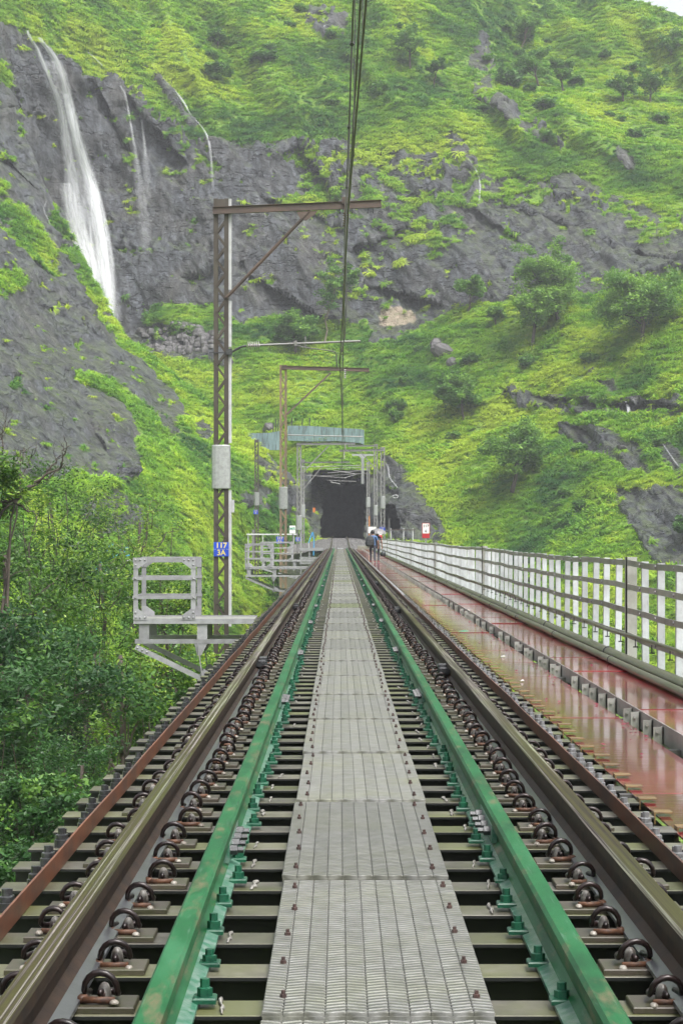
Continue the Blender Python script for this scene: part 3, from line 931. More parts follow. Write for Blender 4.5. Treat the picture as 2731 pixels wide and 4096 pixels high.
M_YELLOW = simple('yellow_rust_tab', (0.156, 0.101, 0.031), (0.078, 0.047, 0.020), rough=0.5, scale=20)
M_TREAD = mat_tread()
M_WALK = mat_walk()
M_ALUM = simple('silver_paint', (0.289, 0.292, 0.304), (0.218, 0.218, 0.222), rough=0.34, scale=8, metal=0.25, bstr=0.08)
M_FENCEBAR = simple('grey_green_rail_paint', (0.285, 0.285, 0.263), (0.189, 0.189, 0.169), rough=0.42, scale=3, metal=0.2)
M_UPRIGHT = simple('white_upright_paint', (0.42, 0.44, 0.46), (0.31, 0.32, 0.33), rough=0.4, scale=5)
M_GIRDER = simple('dark_girder_paint', (0.06, 0.058, 0.055), (0.035, 0.034, 0.033), rough=0.6, scale=2)
M_PIPE = simple('mossy_pipe', (0.098, 0.094, 0.066), (0.058, 0.066, 0.031), rough=0.3, scale=4, vec_scale=(1, 0.5, 1))
M_CABLE = simple('black_cable', (0.02, 0.02, 0.02), (0.035, 0.035, 0.033), rough=0.45, scale=10)
M_WEED = simple('white_joint_sealant', (0.230, 0.224, 0.202), (0.120, 0.109, 0.093), rough=0.5, scale=30)

PITCH, S0 = 0.473, 5.34
N_SL = 374
Y_END = S0 + PITCH*(N_SL-4) + 0.2           # far abutment, about 180 m
Y_NEAR = S0 - 3*PITCH - 0.1

# ------------------------------------------------------------------ bridge deck: track
track = tag(empty('railway_track', (0, 5, 0)), 'single railway track on steel sleepers with green inner guard rails running to the tunnel', 'railway track')
track_inv = Vector((0, -5, 0))

def rail_profile(cx, z0, h, foot, head, web, fh=0.012, hh=0.048):
    f, hd, w = foot/2, head/2, web/2
    right = [(f, 0), (f, fh), (f*0.45, fh+0.014), (w, fh+0.034), (w, h-hh-0.014), (hd, h-hh), (hd, h-0.012), (hd*0.72, h-0.001)]
    left = [(-x, z) for x, z in right][::-1]
    return [(cx + x, z0 + z) for x, z in right + left]

def rail_mesh(name, cx, z0, h, foot, head, web, y0, y1, mats, ny=1, zf=None):
    prof = rail_profile(cx, z0, h, foot, head, web)
    n = len(prof)
    m = MB()
    ys = np.linspace(y0, y1, ny+1)
    for y in ys:
        dz = zf(y) if zf else 0
        m.v += [(x, y, z+dz) for x, z in prof]
    # 0,1,2 foot | 3,4 web | 5,6 head side | 7 top | mirrored
    mi = {0: 2, 1: 2, 2: 1, 3: 1, 4: 1, 5: 1, 6: 0, 7: 0, 8: 0, 9: 1, 10: 1, 11: 1, 12: 1, 13: 2, 14: 2, 15: 2}
    for j in range(ny):
        for i in range(n):
            m.f.append((j*n+i, j*n+(i+1) % n, (j+1)*n+(i+1) % n, (j+1)*n+i)); m.m.append(mi[i])
    m.f.append(tuple(range(n))); m.m.append(1)
    m.f.append(tuple(range(ny*n, ny*n+n))); m.m.append(1)
    return m.mesh(name, mats)

RAIL_X = 0.874
def bank_z(y):
    """the line climbs gently once it has left the bridge"""
    return 0.86*float(sstep(176, 250, np.array(float(y))))*1.1
for sx_ in (-1, 1):
    link('running_rail', rail_mesh('running_rail', sx_*RAIL_X, 0.018, 0.172, 0.15, 0.072, 0.0165, Y_NEAR, 292, [M_RAILTOP, M_RAILSIDE, M_RAILFOOT], 60, bank_z), track, loc=track_inv)
GX = 0.55
guards = []
for sx_ in (-1, 1):
    g = link('guard_rail', rail_mesh('guard_rail', sx_*GX, 0.004, 0.152, 0.137, 0.067, 0.016, Y_NEAR, Y_END + 1.5, [M_GREEN, M_GREEN, M_GREENFOOT]), track, loc=track_inv)
    guards.append(g)
# splice plates of the guard rails, each with four bolts
fp = MB(); fp.box((-0.011, -0.33, 0), (0.011, 0.33, 0.075), 0.006)
fpm = fp.mesh('splice_plate', M_GREENFOOT)
nb = MB()
for k in range(4):
    yy = -0.24 + 0.16*k
    nb.lathe([(0.021, 0), (0.021, 0.026), (0.014, 0.028), (0.014, 0.05)], (0, yy, 0.038), 6, 'x')
nbm = nb.mesh('splice_bolt', [M_BOLTDK])
one_nut = MB().lathe([(0.021, 0), (0.021, 0.026), (0.013, 0.028), (0.013, 0.05)], (0, 0, 0), 6, 'x').mesh('splice_bolt', M_BOLTDK)
for k, y in enumerate(np.arange(8.25, 120, 6.5)):
    for gi_, sx_ in ((0, -1), (1, 1)):
        yy = y + (0.15 if sx_ > 0 else -0.35) + 0.4*math.sin(k*2.3)
        p = link('splice_plate', fpm, guards[gi_], loc=(sx_*(GX-0.024), yy, 0.042))
        if y < 70:
            for q in range(4):
                a = link('splice_bolt', one_nut, guards[gi_], loc=(sx_*(GX-0.035), yy-0.24+0.16*q, 0.08), rot=(0, 0, math.pi if sx_ > 0 else 0))

# one sleeper: wide-flange beam across the line
def sleeper_mesh():
    m = MB()
    L = 1.35; fw = 0.176; tf = 0.012; hh = 0.19
    m.box((-L, 0, -tf), (L, fw, 0), 0.002)
    m.box((-L, 0, -hh), (L, fw, -hh+tf))
    m.box((-L, fw/2-0.005, -hh+tf), (L, fw/2+0.005, -tf))
    return m.mesh('sleeper', M_SLEEPER)
SLM = sleeper_mesh()

def clip_mesh():
    """spring clip bent from round bar: foot leg, high arch across, return leg"""
    m = MB()
    pts = [(-0.052, 0.055, 0.020), (-0.056, 0.02, 0.022), (-0.057, -0.015, 0.030)]
    for k in range(9):
        a = math.pi*(1 - k/8)
        pts.append((0.056*math.cos(a), -0.03 - 0.012*math.sin(a), 0.034 + 0.050*math.sin(a)))
    pts += [(0.055, -0.012, 0.026), (0.048, 0.03, 0.020), (0.028, 0.055, 0.021), (0.008, 0.05, 0.025), (0.0, 0.02, 0.028), (0.0, -0.045, 0.028)]
    m.tube(pts, 0.0105, 7)
    return m.mesh('rail_clip', M_CLIP, True)
CLM = clip_mesh()
def socket_mesh():
    m = MB()
    m.lathe([(0.024, 0.0), (0.024, 0.020), (0.020, 0.038), (0.012, 0.050), (0.003, 0.053)], (0.006, 0.005, 0.0), 10)
    m.mi = 3
    m.lathe([(0.009, 0.0), (0.009, 0.002)], (0.006, -0.024, 0.022), 8, 'y')
    m.mi = 1
    m.box((-0.058, -0.048, 0.0), (0.050, -0.036, 0.018), 0.003)
    m.box((-0.075, -0.045, 0.0), (-0.045, -0.005, 0.022), 0.004)
    m.mi = 2
    m.lathe([(0.016, 0.0), (0.016, 0.006), (0.010, 0.012), (0.002, 0.014)], (0.052, -0.062, 0.0), 10)
    return m.mesh('clip_socket', [M_SOCKET, M_RUSTCLIP, M_CAP, M_BOLTRUST], True)
SOM = socket_mesh()
PLM = MB().box((-0.205, 0.018, 0.0), (0.205, 0.168, 0.016), 0.003).mesh('base_plate', M_CHAIR)
def hook_mesh(mat):
    m = MB()
    m.lathe([(0.030, 0.0), (0.030, 0.030), (0.024, 0.032), (0.024, 0.050), (0.015, 0.054), (0.015, 0.078)], (0, 0.06, 0), 10)
    m.lathe([(0.026, 0.0), (0.026, 0.026), (0.020, 0.028), (0.020, 0.044), (0.013, 0.046), (0.013, 0.066)], (0.0, 0.125, 0), 10)
    return m.mesh('hook_bolt', mat, False)
HKL, HKR = hook_mesh(M_BOLTDK), hook_mesh(M_BOLTGY)
def gclip_mesh():
    """guard-rail fastening: foot clamp, square washer and nut, all under green paint"""
    m = MB()
    m.box((-0.038, 0.052, 0.0), (0.026, 0.122, 0.014), 0.004)
    m.lathe([(0.021, 0.014), (0.021, 0.034), (0.013, 0.036), (0.013, 0.056)], (-0.006, 0.088, 0), 6)
    return m.mesh('guard_rail_clamp', M_GREENDK)
GCM = gclip_mesh()
def seal_mesh():
    """ragged bead of pale sealant along the edge of the foot"""
    m = MB()
    rr = random.Random(4)
    pts, rad = [], []
    for k in range(9):
        pts.append((rr.uniform(-0.005, 0.005), 0.006 + 0.0195*k, 0.004)); rad.append(rr.uniform(0.0035, 0.009))
    m.tube(pts, rad, 6)
    return m.mesh('joint_sealant', M_WEED, True)
SEM = seal_mesh()
TABM = MB().box((0.0, 0.02, 0.0), (0.085, 0.11, 0.006), 0.001).box((0.0, 0.02, -0.05), (0.006, 0.11, 0.0)).mesh('yellow_tab', M_YELLOW)

ys = [S0 + PITCH*(i-3) for i in range(N_SL)]
FULL = 78
rs = random.Random(12)
far = {k: MB() for k in ('sleeper', 'rail_clip', 'hook_bolt', 'guard_rail_clamp', 'joint_sealant', 'hook_bolt_r', 'base_plate')}
def stamp(mb, me, loc, flip=False, lod=None):
    v = [tuple(x.co) for x in me.vertices]
    s_ = -1 if flip else 1
    mb.add([(s_*x+loc[0], y+loc[1], z+loc[2]) for x, y, z in v], [tuple(p.vertices) for p in me.polygons])
# cheap far shapes
def arc_strip():
    m = MB(); m.tube([(-0.056, 0, 0.02), (-0.045, 0, 0.06), (0, 0, 0.084), (0.045, 0, 0.06), (0.056, 0, 0.02)], 0.011, 4)
    return m.mesh('rail_clip', M_CLIP)
ARC = arc_strip()
BLK = MB().lathe([(0.032, 0), (0.03, 0.05), (0.016, 0.08)], (0, 0.08, 0), 6).mesh('hook_bolt', M_BOLTDK)
GBK = MB().box((-0.04, 0.05, 0), (0.03, 0.12, 0.05)).mesh('guard_rail_clamp', M_GREENDK)
SBK = MB().box((-0.008, 0.02, 0), (0.008, 0.15, 0.012)).mesh('joint_sealant', M_WEED)
for i, y in enumerate(ys):
    if i < 300:
        s = link('sleeper', SLM, track, loc=(rs.uniform(-0.02, 0.02), y - 5 + rs.uniform(-0.006, 0.006), 0.0))
    else:
        stamp(far['sleeper'], SLM, (0, y, 0))
        s = None
    for sg in (-1, 1):
        if i < FULL:
            link('base_plate', PLM, s, loc=(sg*RAIL_X, 0, 0.0015))
            for side in (-1, 1):       # inside and outside of the rail
                x = sg*RAIL_X + side*sg*0.112
                rz = 0 if side*sg > 0 else math.pi
                # the arch always faces down the line; mirrored copies for the other side
                c = link('rail_clip', CLM, s, loc=(x, 0.09 + rs.uniform(-0.006, 0.006), 0.0175), rot=(rs.uniform(-0.10, 0.10), 0, rs.uniform(-0.16, 0.16)), scl=(side*sg*rs.uniform(0.75, 0.83), 0.9, rs.uniform(0.86, 1.0)))
                q = link('clip_socket', SOM, c)
            link('hook_bolt', HKL if sg < 0 else HKR, s, loc=(sg*1.222, rs.uniform(-0.01, 0.01), 0.001), rot=(0, 0, 0))
            link('guard_rail_clamp', GCM, s, loc=(sg*(GX-0.072), rs.uniform(-0.008, 0.008), 0.016), scl=(-sg, 1, rs.uniform(0.85, 1.15)))
            if rs.random() < 0.5: link('joint_sealant', SEM, s, loc=(sg*(GX-0.122) + rs.uniform(-0.006, 0.006), 0, 0.001), rot=(0, 0, rs.uniform(-0.12, 0.12)), scl=(rs.uniform(0.5, 1.2), 1, rs.uniform(0.6, 1.2)))
        else:
            for side in (-1, 1):
                stamp(far['rail_clip'], ARC, (sg*RAIL_X + side*0.118, y+0.06, 0.0175))
            stamp(far['hook_bolt' if sg < 0 else 'hook_bolt_r'], BLK, (sg*1.222, y, 0.001))
            if i < 260:
                stamp(far['guard_rail_clamp'], GBK, (sg*(GX-0.072), y, 0.016), sg > 0)
                stamp(far['joint_sealant'], SBK, (sg*(GX-0.122), y, 0.001))
    if i < FULL:
        link('yellow_tab', TABM, s, loc=(1.352, 0.0, 0.012))
for k, mt in (('sleeper', M_SLEEPER), ('rail_clip', M_CLIP), ('hook_bolt', M_BOLTDK), ('hook_bolt_r', M_BOLTGY), ('guard_rail_clamp', M_GREENDK), ('joint_sealant', M_WEED)):
    o = far[k].build(k.replace('_r', '') if k == 'hook_bolt_r' else k, mt, track, loc=track_inv)
    tag(o, kind='stuff')

# rust-brown flat bars tying the sleeper ends
for sg in (-1, 1):
    m = MB()
    n = 240
    yy = np.linspace(Y_NEAR, Y_END, n)
    xx = sg*1.172 + 0.010*fbm(yy/2.3, yy*0+sg, None, 2, 71)
    zz = 0.006*fbm(yy/1.7, yy*0+5+sg, None, 2, 72)
    for x, y, z in zip(xx, yy, zz):
        m.v += [(x-0.004, y, 0.002), (x+0.004, y, 0.002), (x+0.004, y, 0.076+z), (x-0.004, y, 0.076+z)]
    for j in range(n-1):
        for k in range(4):
            a = j*4
            m.f.append((a+k, a+(k+1) % 4, a+4+(k+1) % 4, a+4+k)); m.m.append(0)
    m.f += [(0, 1, 2, 3), ((n-1)*4, (n-1)*4+1, (n-1)*4+2, (n-1)*4+3)]; m.m += [0, 0]
    m.build('tie_bar', M_RUST, track, loc=track_inv)
# clamps gripping the running rails here and there
cl = MB().box((-0.05, -0.16, -0.03), (0.05, 0.16, 0.03), 0.01).box((-0.055, -0.05, -0.05), (0.055, 0.05, 0.055), 0.01)
clm = cl.mesh('rail_joint_bar', M_BOLTDK)
for sg, y in ((-1, 18.6), (-1, 33.0), (1, 17.6), (1, 31.5), (-1, 52), (1, 49), (-1, 75), (1, 72)):
    link('rail_joint_bar', clm, track, loc=(sg*(RAIL_X-0.05), y-5, 0.10))

# tread plates down the middle
walk_c = tag(empty('tread_walkway', (0, 5, 0)), 'grey ribbed tread plates bolted between the green guard rails', 'walkway')
def tread_mesh():
    m = MB()
    Lp = 2.066
    m.box((-0.302, 0, 0.004), (0.302, Lp, 0.018))
    for k in range(-5, 6):
        x = k*0.0553
        m.box((x-0.0270, 0.003, 0.018), (x+0.0270, Lp-0.003, 0.030), 0.003)
    return m.mesh('tread_plate', M_TREAD)
TRM = tread_mesh()
BTM = MB().lathe([(0.010, 0), (0.010, 0.010), (0.006, 0.011), (0.006, 0.020)], n=6).mesh('tread_bolt', M_BOLTRUST)
bolts_far = MB()
np_ = int((Y_END - 3.1) / 2.093)
for k in range(np_):
    y0 = 5.21 - 2.093 + 2.093*k
    pl = link('tread_plate', TRM, walk_c, loc=(rs.uniform(-0.005, 0.005), y0-5, 0.010 + rs.uniform(0, 0.004)), rot=(-0.0045 + rs.uniform(-0.0012, 0.0012), rs.uniform(-0.003, 0.003), rs.uniform(-0.0015, 0.0015)))
    for q in range(5):
        for sg in (-1, 1):
            bx = sg*(0.262 + rs.uniform(-0.012, 0.012)); by = 0.16 + 0.44*q + rs.uniform(-0.03, 0.03)
            if k < 28:
                link('tread_bolt', BTM, pl, loc=(bx, by, 0.029), rot=(0, 0, rs.uniform(0, 1)))
            else:
                stamp(bolts_far, BTM, (bx, y0+by, 0.029))
tag(bolts_far.build('tread_bolt', M_BOLTRUST, walk_c, loc=track_inv), kind='stuff')
MB().box((-0.27, 0, 0), (0.27, 0.25, 0.10), 0.01).build('end_block', M_UPRIGHT, walk_c, loc=(0, Y_END-5+0.2, 0.0))

# girders carrying the deck
for sg, nm in ((-1, 'left'), (1, 'right')):
    m = MB()
    m.box((sg*0.95-0.2, Y_NEAR, -0.225), (sg*0.95+0.2, Y_END, -0.195))
    m.box((sg*0.95-0.012, Y_NEAR, -2.2), (sg*0.95+0.012, Y_END, -0.225))
    m.box((sg*0.95-0.2, Y_NEAR, -2.23), (sg*0.95+0.2, Y_END, -2.2))
    for y in np.arange(Y_NEAR+1, Y_END, 3.0):
        m.box((sg*0.95-0.15, y, -2.2), (sg*0.95-0.012, y+0.012, -0.225))
        m.box((sg*0.95+0.012, y, -2.2), (sg*0.95+0.15, y+0.012, -0.225))
    tag(m.build('bridge_girder', M_GIRDER), 'dark steel plate girder under the %s rail' % nm, 'girder', 'girders under the deck')

# ------------------------------------------------------------------ red walkway at right
walk_r = tag(empty('red_walkway', (1.3, 5, 0)), 'wet red painted steel walkway beside the right rail', 'walkway')
wi = Vector((-1.3, -5, 0))
def deck_plate(x0, x1, L):
    m = MB()
    m.box((x0, 0, -0.008), (x1, L, 0.0), 0.001)
    return m.mesh('deck_plate', M_WALK)
LP = 2.05
PI_, PO_ = deck_plate(1.358, 1.872, LP-0.004), deck_plate(1.985, 2.66, LP-0.004)
k = 0
y = Y_NEAR
while y < Y_END - 2:
    for me_, dy in ((PI_, 0.0), (PO_, 0.7)):
        link('deck_plate', me_, walk_r, loc=(wi.x, y + dy + wi.y, rs.uniform(-0.0008, 0.0008)), rot=(rs.uniform(-0.0003, 0.0003), rs.uniform(-0.003, 0.003), 0))
    y += LP; k += 1
# edge bar between the two rows with angle stubs
m = MB()
m.box((1.955, Y_NEAR, -0.04), (1.963, Y_END-1, 0.085))
m.build('edge_bar', M_FENCEBAR, walk_r, loc=wi)
stub = MB().box((-0.066, 0, -0.05), (-0.004, 0.006, 0.070)).box((-0.010, 0, -0.05), (-0.004, 0.06, 0.070)).lathe([(0.012, 0), (0.012, 0.01), (0.003, 0.016)], (-0.04, -0.016, 0.04), 6, 'y').mesh('angle_stub', M_FENCEBAR)
ys_ = []
y = 6.6
while y < 95:
    ys_ += [y] if rs.random() < 0.5 else [y, y + rs.uniform(0.35, 0.6)]
    y += 1.03*rs.uniform(0.95, 1.6)
for y in ys_:
    link('angle_stub', stub, walk_r, loc=(1.955+wi.x, y+wi.y, 0), scl=(1, 1, rs.uniform(0.9, 1.1)))
m = MB()
for y in np.arange(95, Y_END-2, 1.1):
    stamp(m, stub, (1.955, y, 0))
tag(m.build('angle_stub', M_FENCEBAR, walk_r, loc=wi), kind='stuff')
# bearers under the plates
m = MB()
for y in np.arange(Y_NEAR, Y_END, 2.05):
    m.box((1.30, y, -0.10), (2.95, y+0.06, -0.0095))
m.box((1.36, Y_NEAR, -0.26), (1.44, Y_END, -0.101)); m.box((2.58, Y_NEAR, -0.26), (2.66, Y_END, -0.101))
m.build('bearer_frame', M_GIRDER, walk_r, loc=wi)
# wet litter: scraps on the plates
lit = [((1.55, 26.5), (0.05, 0.22, 0.13), 0.13), ((1.62, 21.0), (0.3, 0.3, 0.28), 0.05), ((2.1, 34.0), (0.35, 0.33, 0.3), 0.05), ((1.5, 17.5), (0.3, 0.3, 0.28), 0.035)]
for j, ((x, y), c, s) in enumerate(lit):
    mt = simple('litter_%d' % j, c, tuple(v*0.7 for v in c), rough=0.4, scale=20)
    m = MB().add([(-s/2, -s*0.4, 0.004), (s/2, -s*0.3, 0.006), (s*0.4, s*0.5, 0.012), (-s*0.5, s*0.4, 0.004), (0, 0, 0.02)], [(0, 1, 4), (1, 2, 4), (2, 3, 4), (3, 0, 4), (3, 2, 1, 0)])
    o = m.build('litter_scrap', mt, loc=(x, y, 0.004))
    tag(o, ['crumpled green wrapper lying on the red walkway', 'pale paper scrap lying on the inner red plates', 'small white scrap lying on the outer red plates far along', 'tiny pale scrap on the red plates near the sleepers'][j], 'litter')
# red petals scattered on the wet plates
pm = MB().add([(-0.016, -0.01, 0.003), (0.014, -0.014, 0.005), (0.018, 0.012, 0.010), (-0.01, 0.016, 0.004), (0.0, 0.0, 0.014)], [(0, 1, 4), (1, 2, 4), (2, 3, 4), (3, 0, 4), (3, 2, 1, 0)])
M_PETAL = simple('crimson_petal', (0.17, 0.012, 0.03), (0.10, 0.008, 0.02), rough=0.35, scale=30)
al = MB(); base = pm
for j in range(210):
    y = 6 + 60*rs.random()**1.7
    x = rs.uniform(1.4, 1.86) if rs.random() < 0.75 else rs.uniform(2.0, 2.5)
    if rs.random() < 0.4: x = 1.87 - abs(rs.gauss(0, 0.04))
    a, s_ = rs.uniform(0, 6.28), rs.uniform(0.3, 0.95)
    al.add([((vx*math.cos(a)-vy*math.sin(a))*s_ + x, (vx*math.sin(a)+vy*math.cos(a))*s_ + y, vz*s_+0.002) for vx, vy, vz in pm.v], pm.f)
tag(al.build('fallen_petals', M_PETAL), kind='stuff')

# ------------------------------------------------------------------ pipes and railing
def pipe(name, x, z, r, mat, label, y0=Y_NEAR, y1=None, amp=0.012, coup=None, n=150, seed=1):
    y1 = y1 or Y_END - 1
    yy = np.linspace(y0, y1, n)
    xx = x + amp*fbm(yy/5, yy*0+seed, None, 2, 200+seed); zz = z + amp*0.5*(1+fbm(yy/4, yy*0+seed, None, 2, 210+seed))
    m = MB(); m.tube(list(zip(xx, yy, zz)), r, 10)
    o = m.build(name, mat, smooth=True)
    tag(o, label, 'pipe')
    if coup:
        for y in np.arange(coup[0], 90, coup[1]):
            xi, zi = np.interp(y, yy, xx), np.interp(y, yy, zz)
            c = MB().lathe([(r*1.02, -0.004), (r*1.16, 0.0), (r*1.16, coup[2]), (r*1.02, coup[2]+0.004)], (xi, y, zi), 12, 'y').build('pipe_collar', coup[3], o, smooth=True)
    return o
pipe('drain_pipe', 2.60, 0.038, 0.035, M_PIPE, 'thin mossy pipe lying along the walkway edge, nearer the track', coup=(9.5, 5.2, 0.02, M_CABLE), seed=1)
pipe('drain_pipe', 2.71, 0.056, 0.052, M_PIPE, 'thick mossy pipe lying against the foot of the railing', coup=(8.7, 6.1, 0.05, M_CABLE), seed=2)
cond = pipe('cable_conduit', 2.80, 0.255, 0.017, M_PIPE, 'thin cable conduit strung along the lower railing bar', amp=0.05, seed=3, n=260)
clipm = MB().box((-0.012, -0.008, -0.06), (-0.004, 0.008, 0.02)).box((-0.03, -0.006, -0.062), (0.02, 0.006, -0.05)).mesh('conduit_clip', M_CABLE)
for j, y in enumerate(np.arange(7.0, 40, 1.02)):
    link('conduit_clip', clipm, cond, loc=(2.79, y + 0.25, 0.25))

fence = tag(empty('walkway_railing', (2.85, 5, 0)), 'silver steel railing of angle uprights and four flat bars along the walkway', 'railing')
fi = Vector((-2.85, -5, 0))
FXX = 2.85
def angle_upright():
    m = MB()
    # flange along the rails, and the wide leg square to the line
    m.box((0.0, 0.0, -0.10), (0.006, 0.055, 1.035))
    m.box((0.0, -0.006, -0.10), (0.064, 0.0, 1.035))
    return m.mesh('upright', M_UPRIGHT)
UPM = angle_upright()
RIV = MB().lathe([(0.016, 0), (0.013, 0.008), (0.004, 0.012)], (0, 0, 0), 8, 'x').mesh('rivet', M_ALUM, True)
yj = 20.45                                     # span joint with a broad post
uy = [yj + 0.96*j for j in range(-17, 166) if Y_NEAR < yj + 0.96*j < Y_END - 1]
post_y = [yj + 20.6*j for j in range(0, 8)]
def sag(y):
    """the top edge of each span bows a little"""
    f = ((y - yj) % 20.6) / 20.6
    return -0.025*math.sin(math.pi*f) + 0.005*math.sin(y*0.9)
for y in uy:
    if min(abs(y - p) for p in post_y) < 0.3: continue
    u = link('upright', UPM, fence, loc=(FXX+fi.x+rs.uniform(-0.004, 0.004), y+fi.y+rs.uniform(-0.02, 0.02), sag(y)), rot=(rs.uniform(-0.012, 0.012), rs.uniform(-0.010, 0.016), 0))
    if y < 75:
        for zc in (0.265, 0.52, 0.765, 1.0):
            link('rivet', RIV, u, loc=(-0.019, 0.022, zc), rot=(0, math.pi, 0))
for p in post_y:
    if p < Y_END - 2:
        MB().box((-0.012, 0, -0.15), (0.10, 0.012, 1.06)).box((-0.012, 0, -0.15), (0.0, 0.10, 1.06)).build('joint_post', M_FENCEBAR, fence, loc=(FXX+fi.x-0.008, p+fi.y, 0))
for zc in (0.265, 0.52, 0.765, 1.0):
    # one flat bar per span
    edges = [Y_NEAR] + [p for p in post_y if p < Y_END] + [Y_END - 1]
    for a, b_ in zip(edges[:-1], edges[1:]):
        yy = np.linspace(a+0.05, b_-0.05, 28)
        m = MB()
        for y in yy:
            z = zc + sag(y) + 0.005*math.sin(y*2.1+zc*9)
            x = FXX - 0.008 + 0.004*math.sin(y*1.3+zc*5)
            m.v += [(x-0.006, y, z-0.029), (x+0.005, y, z-0.029), (x+0.005, y, z+0.029), (x-0.006, y, z+0.029)]
        for j in range(len(yy)-1):
            for q in range(4):
                c = j*4
                m.f.append((c+q, c+(q+1) % 4, c+4+(q+1) % 4, c+4+q)); m.m.append(0)
        e = (len(yy)-1)*4
        m.f += [(0, 1, 2, 3), (e, e+1, e+2, e+3)]; m.m += [0, 0]
        m.build('flat_bar', M_FENCEBAR, fence, loc=fi)
# ------------------------------------------------------------------ masts, arms, wires
M_MAST = simple('rusty_mast_steel', (0.058, 0.050, 0.038), (0.034, 0.025, 0.019), rough=0.55, scale=1.6, vec_scale=(1, 1, 0.35), metal=0.2)
M_MASTGY = simple('galvanised_mast', (0.197, 0.197, 0.193), (0.123, 0.119, 0.111), rough=0.5, scale=2.5, metal=0.2)
M_ARM = simple('rusty_arm_steel', (0.094, 0.061, 0.045), (0.053, 0.039, 0.033), rough=0.55, scale=2.5, vec_scale=(0.4, 1, 1))
M_STRIP = simple('white_mast_strip', (0.426, 0.435, 0.443), (0.344, 0.344, 0.344), rough=0.45, scale=6)
M_SLEEVE = simple('galvanised_sleeve', (0.312, 0.328, 0.320), (0.238, 0.246, 0.238), rough=0.36, scale=12, metal=0.35)
M_PORC = simple('grey_porcelain', (0.295, 0.287, 0.287), (0.221, 0.197, 0.180), rough=0.22, scale=10, bstr=0)
M_PORCBR = simple('brown_porcelain', (0.131, 0.082, 0.066), (0.090, 0.066, 0.057), rough=0.22, scale=10, bstr=0)
M_WIRE = simple('weathered_wire', (0.045, 0.047, 0.045), (0.075, 0.07, 0.06), rough=0.5, scale=4)
M_BLUE = simple('blue_enamel', (0.015, 0.061, 0.426), (0.011, 0.049, 0.344), rough=0.35, scale=8)
M_YTXT = simple('yellow_lettering', (0.590, 0.476, 0.131), (0.508, 0.394, 0.098), rough=0.5, scale=20, bstr=0)
M_WTXT = simple('white_paint', (0.615, 0.615, 0.599), (0.541, 0.541, 0.525), rough=0.45, scale=10, bstr=0)
M_RED = simple('red_paint', (0.394, 0.021, 0.029), (0.312, 0.016, 0.025), rough=0.4, scale=10)
M_BLACK = simple('black_paint', (0.014, 0.014, 0.015), (0.022, 0.022, 0.022), rough=0.5, scale=10, bstr=0)
M_GTXT = simple('green_lettering', (0.02, 0.25, 0.16), (0.02, 0.2, 0.13), rough=0.5, scale=10, bstr=0)
M_ORANGE = simple('orange_paint', (0.558, 0.180, 0.016), (0.451, 0.148, 0.016), rough=0.45, scale=10)
M_CYANBL = simple('light_blue_paint', (0.041, 0.262, 0.508), (0.033, 0.205, 0.426), rough=0.4, scale=10)

def text_mesh(s, size, mat, weight=0.0, name='lettering'):
    cu = bpy.data.curves.new('lettering', 'FONT')
    cu.body = s; cu.size = size; cu.align_x = 'CENTER'; cu.align_y = 'CENTER'
    cu.offset = weight*size; cu.extrude = 0.0015
    ob = bpy.data.objects.new('lettering', cu)
    me = bpy.data.meshes.new_from_object(ob)
    bpy.data.objects.remove(ob); bpy.data.curves.remove(cu)
    me.materials.clear(); me.materials.append(mat)
    return me

def lattice_mast(loc, top, base=-1.0, w=0.40, depth=0.22, mat=None, strip=False, lace=0.42, label='', sleeve=None, group='overhead line masts'):
    mat = mat or M_MAST
    o = tag(empty('lattice_mast', loc), label, 'mast', group)
    h = w/2
    for sg in (-1, 1):
        m = MB()
        cw = 0.115
        x0, x1 = (-h, -h+cw) if sg < 0 else (h-cw, h)
        m.box((x0, -depth/2, base), (x1, -depth/2+0.008, top))
        m.box((x0, depth/2-0.008, base), (x1, depth/2, top))
        xb = -h if sg < 0 else h-0.008
        m.box((xb, -depth/2+0.008, base), (xb+0.008, depth/2-0.008, top))
        m.build('mast_leg', mat, o)
    z = base + 0.3
    near = loc[1] < 120
    up = 1
    lm = MB()
    while z + lace < top - 0.3:
        for yy in (-depth/2-0.006, depth/2-0.002):
            t = MB() if near else lm
            a, b_ = (-h+0.07, z), (h-0.07, z+lace)
            if up < 0: a, b_ = (h-0.07, z), (-h+0.07, z+lace)
            t.bar((a[0], yy+0.004, a[1]), (b_[0], yy+0.004, b_[1]), 0.06, 0.008, up=(0, 1, 0))
            if near: t.build('lacing_bar', mat, o)
        z += lace; up = -up
    if not near: lm.build('lacing', mat, o)
    m = MB().box((-h+0.09, -depth/2-0.003, top-0.30), (h-0.09, -depth/2+0.006, top-0.02)).build('batten_plate', mat, o)
    if strip:
        for a, b_ in strip:
            MB().box((h+0.002, -0.06, a), (h+0.085, -0.05, b_)).box((h+0.002, -0.05, a), (h+0.012, 0.02, b_)).build('cover_strip', M_STRIP, o)
    if sleeve:
        z0, z1, r = sleeve
        m = MB(); n = 18
        for z in (z0, z0+0.02, z1-0.02, z1):
            rr = r - (0.012 if z in (z0, z1) else 0)
            for k in range(n):
                a = 2*math.pi*k/n
                ca, sa = math.cos(a), math.sin(a)
                # rounded square wrap
                q = (abs(ca)**3.2 + abs(sa)**3.2)**(-1/3.2)
                m.v.append((rr*q*ca, rr*0.72*q*sa, z))
        for j in range(3):
            for k in range(n):
                m.f.append((j*n+k, j*n+(k+1) % n, (j+1)*n+(k+1) % n, (j+1)*n+k)); m.m.append(0)
        m.f += [tuple(range(n)), tuple(range(3*n, 4*n))]; m.m += [0, 0]
        m.build('sleeve', M_SLEEVE, o, smooth=False)
    return o

